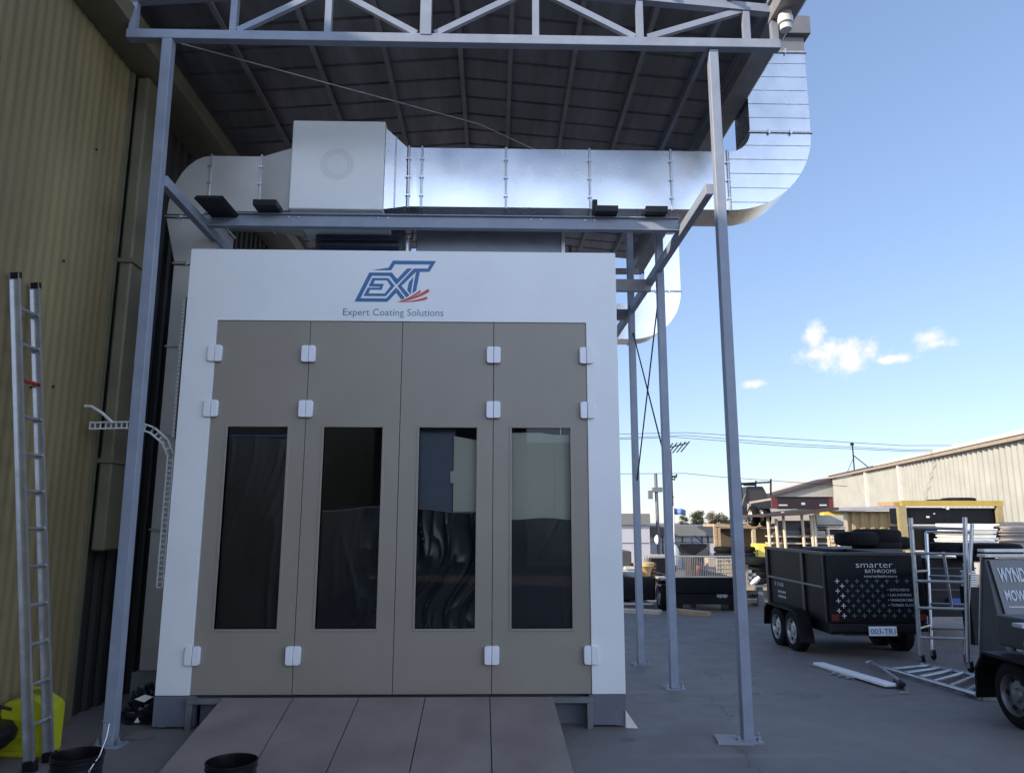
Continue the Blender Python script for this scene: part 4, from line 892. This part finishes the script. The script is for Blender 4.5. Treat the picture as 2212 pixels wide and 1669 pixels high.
DRY = mat('dry_leaf',(.14,.12,.075),.8,ns=.8,na=.35)
tree(1485,1140,1108,90,22,'small sparse tree left of the group above the low building',1)
tree(1512,1140,1099,92,30,'tall rounded tree in the middle of the group above the low building',2)
tree(1545,1140,1104,88,34,'broad dry tree right of the middle one above the low building',3,DRY)
tree(1572,1140,1106,95,26,'tree nearest the black canopied ute on the shed roof',4)
tree(1608,1140,1112,88,30,'low dry shrub crown half hidden by the front canopy post',5,DRY)
# timber shed with platform, rack posts
Ys = 22
sh = thing('timber_shed','open timber framed shed with cream posts and a flat roof deck','shed',at(1610,1210,Y=Ys))
m = MB(); m.prism([at(1543,1131,Y=Ys),at(1640,1134,Y=Ys),at(1760,1120,Y=Ys),at(1760,1126,Y=Ys),at(1640,1141,Y=Ys),at(1543,1137,Y=Ys)],(0,1.2,0)); m.build('roof_deck', TIMB, sh)
for x in (1546,1552,1628,): m = MB(); p = at(x,1137,Y=Ys+.02); m.box(p.x-.05,p.x+.05,Ys+.02,Ys+.12,gz(Ys),p.z); m.build('post', TIMB if x < 1600 else CREAM, sh)
m = MB(); a = at(1550,1140,Y=Ys+1.1); c = at(1760,1140,Y=Ys+1.1); m.box(a.x,c.x,Ys+1.1,Ys+1.15,gz(Ys),at(1600,1141,Y=Ys+1.1).z); m.build('back_wall', mat('beige_ply',(.42,.34,.2),.7), sh)
m = MB(); pb(m,1554,1143,1582,1200,Ys+.6,.4); m.build('dark_cupboard', mat('brown_cupboard',(.10,.075,.055),.7), sh)
pr = thing('pipe_rack','cream steel pipe rack with shelves beneath the raised platform','rack',at(1720,1190,Y=20))
for x, yt_ in ((1658,1112),(1676,1120),(1691,1105),(1731,1105),(1751,1112),(1757,1112),(1788,1140)):
    m = MB(); p = at(x,yt_,Y=20); m.tube([(p.x+.05,20,gz(20)),p],.042,8); m.build('post', CREAM, pr)
for y_ in (1157,1172): 
    m = MB(); pb(m,1670,y_,1822,y_+2.5,20.1,.6); m.build('shelf', CREAM, pr)
m = MB(); m.tube([at(1795,1160,Y=19.8),at(1806,1163,Y=19.8),at(1812,1172,Y=19.8),at(1813,1186,Y=19.8)],.04,8); m.build('bent_pipe', PVC, pr)
m = MB(); pb(m,1763,1133,1822,1136,20.3,.5); pb(m,1700,1163,1728,1185,20.5,.3); pb(m,1735,1165,1748,1185,20.5,.3); m.build('stored_steel', DKGREY, pr)['kind'] = 'stuff'
ms = thing('machine','dark machine with pale table on the pipe rack shelf','machine',at(1790,1145,Y=20.4))
m = MB(); pb(m,1785,1143,1825,1155,20.5,.5); m.build('machine_bed', BLACKP, ms); m = MB(); pb(m,1788,1137,1826,1142,20.4,.7); m.build('machine_table', PVC, ms)
dp = thing('steel_platform','dark steel platform deck resting above the pipe rack','platform',at(1720,1106,Y=20.6))
m = MB(); m.prism([at(1652,1112,Y=19.5),at(1812,1095,Y=19.5),at(1812,1101,Y=19.5),at(1735,1112,Y=19.5),at(1652,1116,Y=19.5)],(0,2.2,0)); m.build('deck', mat('rust_dark_steel',(.06,.035,.03),.6), dp)
# elevated trailer on platform
et = thing('tandem_trailer','dark maroon tandem trailer with red end lamps parked on the raised platform','trailer',at(1740,1100,Y=20))
Ye = 20.0
m = MB(); pb(m,1680,1074,1797,1099,Ye,.06); m.build('tailgate', mat('maroon_paint',(.025,.014,.015),.4,spec=.3), et, bev=.01)
m = MB(); pb(m,1676,1072.5,1799,1074,Ye-.03,.1); m.build('top_rail', BLACKP, et)
for q_ in ((1668,1074,1679,1098,Ye,.06),(1791,1074,1799,1097,Ye-.01,.05)): m = MB(); pb(m,*q_); m.build('tail_lamp', REDL, et)
m = MB(); pb(m,1683,1089,1701,1092,Ye-.015,.02); pb(m,1771,1089,1786,1092,Ye-.015,.02); pb(m,1732,1085,1739,1090,Ye-.015,.02); m.build('badge', TXTG, et)
m = MB(); m.prism([at(1620,1083,Y=21.6),at(1674,1074,Y=20.1),at(1674,1078,Y=20.1),at(1622,1087,Y=21.6)],(0,.1,0)); m.prism([at(1617,1087,Y=21.6),at(1624,1087,Y=21.6),at(1624,1106,Y=21.6),at(1617,1106,Y=21.6)],(0,.1,0)); m.build('side_rail', mat('pale_rail',(.4,.36,.33),.5), et)
m = MB(); m.prism([at(1622,1087,Y=21.6),at(1674,1079,Y=20.1),at(1674,1098,Y=20.1),at(1650,1098,Y=20.6),at(1622,1092,Y=21.6)],(.0,.08,0)); m.build('side_panel', BLACKP, et)
for px in (1637,1652):
    c = at(px,1114,Y=21.0); wheel_parts(et,(c.x,21.0+(.35 if px < 1640 else 0),c.z),.29,.2,WSHEET)
# canopied ute on shed roof
cu_ = thing('canopied_ute','black canopied ute with ladder rack parked on the shed roof deck','ute',at(1632,1112,Y=23.5))
m = MB(); m.prism([at(1598,1112,Y=23.5),at(1606,1075,Y=23.5),at(1615,1051,Y=23.5),at(1618,1050,Y=23.5),at(1648,1050,Y=23.5),at(1658,1068,Y=23.5),at(1664,1112,Y=23.5)],(0,.7,0)); m.build('body', mat('charcoal_paint',(.03,.028,.028),.45), cu_, bev=.03)
m = MB(); pb(m,1596,1090,1604,1112,23.4,.5); m.build('wheel_arch', BLACKP, cu_, bev=.03)
m = MB()
for a_, c_ in (((1598,1034),(1600,1045)),((1600,1045),(1603,1078)),((1633,1038),(1632,1050)),((1665,1034),(1665,1070)),((1597,1045),(1632,1045)),((1600,1044),(1666,1041)),((1606,1047),(1632,1047))):
    m.tube([at(*a_,Y=23.4),at(*c_,Y=23.4)],.03,6)
m.build('ladder_rack', BLACKP, cu_)
m = MB(); 
for y_ in (1113,1118): m.tube([at(1592,y_,Y=22.2),at(1640,y_,Y=22.2)],.03,6)
for x in (1594,1616): m.tube([at(x,1111,Y=22.2),at(x,1133,Y=22.2)],.03,6)
tag(m.build('guard_rail', MIDG),'grey guard rail along the edge of the timber shed roof','guard rail')
# yellow wheelie panel
m = MB(); pb(m,1637,1174,1660,1206,19.6,.5); tag(m.build('yellow_bin', YELB, bev=.02),'bright yellow bin behind the tyre stack beside the black box trailer','bin')
# tyre rack bench
rk = thing('tyre_bench','grey steel bench carrying tyres left of the black box trailer','bench',at(1640,1262,Y=18.4))
m = MB(); pb(m,1592,1264,1663,1268,18.2,1.0); m.build('bench_top', mat('bench_grey',(.35,.35,.34),.6), rk)
for q_ in ((1598,1268,1604,1325,18.3,.1),(1640,1268,1648,1325,18.3,.1)): m = MB(); pb(m,*q_); m.build('bench_leg', MIDG, rk)
m = MB(); pb(m,1600,1275,1662,1292,18.8,.1); m.build('bench_panel', MIDG, rk)
m = MB(); random.seed(5)
for k in range(10): x = 1604+random.random()*40; y_ = 1280+random.random()*30; pb(m,x,y_,x+6+random.random()*8,y_+5,18.5+random.random()*.2,.2)
m.build('stored_scrap', mat('scrap_blue_grey',(.12,.13,.18),.5,na=.6), rk)
random.seed(9)
cn_ = thing('canister','silver canisters under the tyre bench rack','canister',at(1630,1250,Y=18.3))
for k in range(5):
    c = at(1618+(k % 2)*7+random.random()*3,1262-k*7,Y=18.35); m = MB(); m.tube([(c.x-.05,18.3,c.z),(c.x+.03,18.3,c.z)],.065,14); m.build('drum', GALVD, cn_)
m = MB(); m.tube([at(1622,1262,Y=18.1),at(1632,1254,Y=18.1),at(1640,1246,Y=18.1)],[.04,.07,.05],8); m.build('white_bundle', PVC, cn_)
m = MB(); p = at(1455,1317,Y=16.6); q = at(1536,1326,Y=15.6); m.bar((p.x,16.7,gz(16.7)+.05),(q.x,15.9,gz(15.9)+.05),.25,.09); tag(m.build('timber_sleeper', TIMB),'pale timber sleeper on the concrete under the caged trailer','sleeper')
m = MB(); m.bar((at(1338,1310,Y=16.8).x,16.9,gz(16.9)+.04),(at(1420,1316,Y=16.8).x,16.5,gz(16.5)+.04),.3,.07); tag(m.build('timber_sleeper', CREAM),'pale timber beam on the concrete in front of the tray truck','sleeper')
# things leaning and stacked in the shed and on the rack
def small(name, label, cat, mt, rect, Y, d, bev=.01):
    m = MB(); pb(m,*rect,Y,d); return tag(m.build(name, mt, bev=bev), label, cat)
lb = thing('leaning_boards','brown boards leaning inside the timber shed beside its first post','boards',at(1565,1190,Y=22.6))
for k in range(3):
    m = MB(); m.bar(at(1556+k*7,1185,Y=22.6),at(1552+k*7,1150-k*3,Y=22.9),.10,.03,(0,1,0)); m.build('board', LOGS, lb)
small('cabinet','grey metal cabinet standing inside the shed behind the front canopy post','cabinet',MIDG,(1600,1146,1612,1190),23.2,.5)
small('parts_bin','low dark bin on the rack between its third and fourth posts','bin',DKGREY,(1699,1128,1726,1150),20.6,.5)
small('leaning_sheet','beige sheet panel leaning behind the right posts of the pipe rack','panel',mat('beige_panel',(.5,.45,.38),.7),(1764,1112,1822,1133),20.9,.1)
small('storage_box','brown box under the rack shelf right of the fourth post','box',LOGS,(1734,1139,1752,1155),20.5,.4)
small('storage_box','grey blue drum box under the rack shelf near the bent white pipe','box',mat('grey_blue_box',(.16,.18,.22),.6),(1770,1162,1792,1184),20.6,.4)
small('parts_bin','pale grey tub on the upper rack beside the double posts','tub',mat('pale_tub',(.45,.44,.42),.6),(1762,1146,1783,1156),20.3,.4)
small('pallet_stack','dark pallet stack behind the cage of the middle trailer, under the black tarpaulin','pallets',LOGS,(1492,1204,1527,1246),20.4,.6,.02)
small('cream_carton','cream carton standing behind the right half of the cage panel','carton',CREAM,(1531,1205,1547,1224),19.6,.4)
small('dark_skip','dark low skip between the cage trailer and the low precast building','skip',BLACKP,(1405,1205,1446,1246),20.8,.8,.03)
m = MB()
for k in range(6): m.bar(at(1548+k*6.2,1246,Y=19),at(1548+k*6.2,1206,Y=19),.025,.025)
for k in range(5): m.bar(at(1548,1208+k*9,Y=18.97),at(1579,1208+k*9,Y=18.97),.025,.02)
tag(m.build('wire_crate', CREAM),'cream wire mesh crate behind the right end of the cage panel','wire crate')
small('storage_crate','dark brown crate filling the back of the pipe rack below its shelf','crate',LOGS,(1694,1162,1756,1187),21.4,.6)
small('storage_crate','dark taupe crate behind the upper part of the pipe rack','crate',mat('dark_taupe',(.09,.075,.065),.7),(1693,1124,1755,1154),21.4,.6)
m = MB()
for k in range(9): m.bar(at(1668+k*1.2,1154.5-k*.9,Y=20.2),at(1728,1155-k*1.0,Y=20.6),.04,.04)
tag(m.build('steel_lengths', MIDG),'bundle of grey steel lengths on the rack shelf','steel lengths',kind='stuff')
bk_ = thing('reflection_blocker','unseen dark building with a beige half, added to cut sky reflection in the booth windows','building',(4,-15,0))  # added behind the camera to hide bright sky from the window reflections
m = MB(); m.box(-18,1.2,-16,-15,0,5.2); m.build('blocker_dark', DKGREY, bk_)
m = MB(); m.box(1.25,14,-16,-15,0,4.6); m.build('blocker_beige', BEIGE, bk_)
# tan container with roof rail
Yc = 23
ct = thing('shipping_container','tan corrugated container under a pale grey roof beam','container',at(1890,1150,Y=Yc))
p = at(1828,1104,Y=Yc); q = at(1949,1104,Y=Yc); corrug((p.x,Yc,0),(q.x,Yc,0),gz(Yc),gz(Yc),p.z,q.z,.28,.06,(0,-1,0),((0,0),(.3,0),(.45,1),(.8,1))).build('wall', CONT, ct)
m = MB(); m.box(p.x,q.x,Yc+.01,Yc+2.4,gz(Yc),p.z); m.build('body', CONT, ct)
m = MB(); pb(m,1823,1100,1829,1185,Yc-.12,.12); pb(m,1946,1100,1955,1188,Yc-.12,.12); m.build('corner_post', CREAM, ct)
m = MB(); m.prism([at(1800,1096,Y=Yc-.5),at(1955,1092,Y=Yc-.5),at(1955,1101,Y=Yc-.5),at(1800,1103,Y=Yc-.5)],(0,3,0)); m.build('roof_beam', mat('pale_grey_beam',(.38,.38,.42),.5), ct)
m = MB(); pb(m,1780,1104,1824,1112,Yc-.1,.3); m.build('yellow_beam', YELB, ct)
m = MB(); pb(m,1931,1083,1951,1092,Yc,1.0); tag(m.build('cardboard_box', ORANGE),'small brown box on the container roof beam','box')
# yellow steel rack with black boxes
Yy = 19.5
yr = thing('yellow_rack','yellow topped steel rack holding black boxes behind the castor tower','rack',at(2055,1180,Y=Yy))
m = MB(); pb(m,1949,1081,2167,1092,Yy,.12); pb(m,1953,1082,2165,1084,Yy+.14,.5); m.build('top_beam', YELP, yr)
for q_ in ((1949,1092.5,1957,1190,Yy,.12),(2160,1092.5,2166,1145,Yy,.12),(1960,1100,1964,1190,Yy+1.5,.1)): m = MB(); pb(m,*q_); m.build('post', mat('tan_post',(.3,.24,.12),.6), yr)
for r_ in ((1966,1096,2038,1132),(2056,1097,2158,1131),(2040,1097,2054,1132),(1968,1136,2050,1188)):
    m = MB(); pb(m,*r_,Yy+.15,1.0); m.build('black_box', BLACK, yr, bev=.02)
m = MB(); pb(m,1964,1094,2040,1095.4,Yy+.02,.05); pb(m,2046,1094,2050,1100,Yy+.02,.05); pb(m,2018,1108,2020,1110,Yy+.1,.04); pb(m,2003,1114,2008,1118,Yy+.1,.04); m.build('bracket', PVC, yr)
text('TOOLS','lettering',TXTG,yr,at(2144,1104,Y=Yy+.145),.17,.06,off=.01) if False else None
# dark parked trailer behind tower right
dk = thing('box_trailer','plain dark enclosed trailer seen through the castor tower rungs','trailer',at(2050,1250,Y=12.6))
a = at(2000,1205,Y=12.6); c = at(2104,1205,Y=12.6)
m = MB(); m.box(a.x,c.x,12.6,14.6,.3,a.z); m.build('body', BLACKP, dk, bev=.02)
m = MB(); m.box(a.x,c.x,12.57,12.6,.55,.57); m.box(a.x,c.x,12.57,12.6,.9,.92); m.build('body_rail', DKGREY, dk)
m = MB(); pb(m,2056,1292,2074,1304,12.5,.1); m.build('blue_tub', BLUEB, dk) ; m = MB(); m.box(a.x+.1,c.x-.1,12.8,14.4,.1,.3); m.build('chassis', BLACKP, dk)
wheel_parts(dk,(a.x+.0,13.6,gz(13.6)+.28),.28,.18)
# white sheets
ws = thing('sheet_stack','tall stack of white and cream foam sheets behind the grey lettered trailer','sheet stack',at(2150,1180,Y=18.5))
random.seed(11)
y_ = 1131
while y_ < 1215:
    hgt = random.uniform(2,5); m = MB(); pb(m,2088+random.uniform(-5,5),y_,2152+random.uniform(-8,8),y_+hgt*.85,18.0+random.uniform(0,.1),1.3); m.build('sheet', WSHEET, ws); y_ += hgt
ws2 = thing('timber_stack','cream timber battens stacked behind the grey trailer at the frame edge','timber stack',at(2190,1180,Y=18.5)); y_ = 1137
while y_ < 1215:
    m = MB(); pb(m,2160+random.uniform(-2,4),y_,2270,y_+2.2,18.0+random.uniform(0,.15),1.2); m.build('batten', mat('batten_cream',(.5,.42,.36),.7), ws2); y_ += 3.2
m = MB(); 
for k in range(26): pb(m,2156+k*2.2,1127,2157+k*2.2,1136,19.3,.05)
m.box(at(2156,1127,Y=19.3).x,at(2212,1127,Y=19.3).x,19.36,19.4,at(2156,1131,Y=19.3).z,at(2156,1128,Y=19.3).z); tag(m.build('wire_fence', MIDG),'short dark spiked wire fence above the timber battens','fence')
pp = thing('paper_pile','white pile of papers between the castor tower and grey trailer','pile',at(2098,1260,Y=11.5))
m = MB(); c = at(2098,1235,Y=11.5)
for k in range(7): m.box(c.x-.05+.01*(k % 3),c.x+.07+.01*(k % 2),11.5,11.7,c.z-.22+k*.035,c.z-.22+k*.035+.024)
m.lathe([(0,-.06),(.05,-.05),(.06,.03),(.02,.07),(0,.08)],(c.x+.01,11.6,c.z+.08),'Z',12); m.build('papers', WSHEET, pp)
m = MB(); m.box(c.x-.07,c.x+.1,11.48,11.72,gz(11.5),c.z-.225); m.build('stand', BLACKP, pp)

# big corrugated warehouse far right
fw = thing('warehouse','sunlit cream corrugated warehouse with pale roof along the right background','building',(24,40,gz(40)))
zE = 5.1; P0 = at(1800,1034,Z=zE); P1 = at(2212,951,Z=zE); D_ = (P1-P0); P2 = P1+D_*.5
nrm = Vector((-D_.y,D_.x,0)).normalized(); nrm = nrm if nrm.x < 0 else -nrm
corrug((P0.x,P0.y,0),(P2.x,P2.y,0),-1.5,-1.5,zE,zE,.55,.14,nrm,((0,0),(.25,.15),(.5,1),(.75,.15))).build('wall', CORR, fw)
bk = -nrm*14
m = MB(); m.prism([P0+Vector((0,0,-.02))+bk*.003,P2+Vector((0,0,-.02))+bk*.003,P2+bk+Vector((0,0,-.02)),P0+bk+Vector((0,0,-.02))],(0,0,-6.4)); m.build('wall', CONT if False else CORR, fw)
m = MB(); e1 = nrm*.35
m.prism([P0+e1+Vector((0,0,.02)),P2+e1+Vector((0,0,.02)),P2+e1+Vector((0,0,.20)),P0+e1+Vector((0,0,.20))],-nrm*.3); m.build('fascia', mat('tan_fascia',(.33,.27,.21),.6), fw)
PM = P0.lerp(P2,.26)
m = MB(); m.prism([PM+e1*1.2+Vector((0,0,.21)),P2+e1*1.2+Vector((0,0,.21)),P2+bk+Vector((0,0,1.0)),PM+bk+Vector((0,0,1.0))],(0,0,.18)); m.build('roof', mat('pale_roof',(.6,.56,.48),.6), fw)
m = MB(); m.prism([P0+e1*1.2+Vector((0,0,.21)),PM+e1*1.2+Vector((0,0,.21)),PM+bk+Vector((0,0,1.0)),P0+bk+Vector((0,0,1.0))],(0,0,.06)); m.build('roof', mat('brown_roof_edge',(.16,.11,.09),.6), fw)
for f_, wd in ((.345,.22),(.20,.3)):
    p = P0.lerp(P2,f_)+nrm*.16; m = MB(); m.bar((p.x,p.y,-1.3),(p.x,p.y,zE+.02),wd,.2,nrm); m.build('downpipe', mat('pale_downpipe',(.6,.56,.52),.6), fw)
aer = thing('roof_aerial','thin guyed mast standing on the warehouse roof edge','mast',P0.lerp(P2,.06)+bk*.1+Vector((0,0,.3)))
yA = 56; m = MB(); m.tube([at(1846,1022,Y=yA),at(1841,956,Y=yA)],.05,6); m.tube([at(1840,956,Y=yA),at(1841,962,Y=yA)],.13,6); m.build('mast', BLACKP, aer)
m = MB(); m.tube([at(1843,983,Y=yA),at(1876,1009,Y=yA)],.04,5); m.tube([at(1843,990,Y=yA),at(1830,1020,Y=yA)],.02,5); m.build('guy_wire', BLACKP, aer)
gb = thing('gable_shed','grey walled shed with dark sloping roof edge left of the cream warehouse','building',at(1730,1080,Y=62))
YG = 62
m = MB(); m.prism([at(1652,1077,Y=YG),at(1806,1036,Y=YG),at(1806,1130,Y=YG),at(1652,1130,Y=YG)],(0,4,0)); m.build('wall', mat('grey_beige_wall',(.36,.35,.32),.7), gb)
m = MB(); m.prism([at(1650,1074,Y=YG-.3),at(1800,1031,Y=YG-.3),at(1808,1031,Y=YG-.3),at(1808,1036,Y=YG-.3),at(1650,1078,Y=YG-.3)],(0,4,0)); m.build('roof_edge', mat('dark_roof_edge',(.06,.045,.04),.6), gb)
m = MB(); m.prism([at(1664,1062,Y=YG+3),at(1722,1044,Y=YG+3),at(1794,1028,Y=YG+3),at(1794,1034,Y=YG+3),at(1664,1072,Y=YG+3)],(0,10,0)); m.build('roof', mat('pale_roof',(.6,.56,.48),.6), gb)
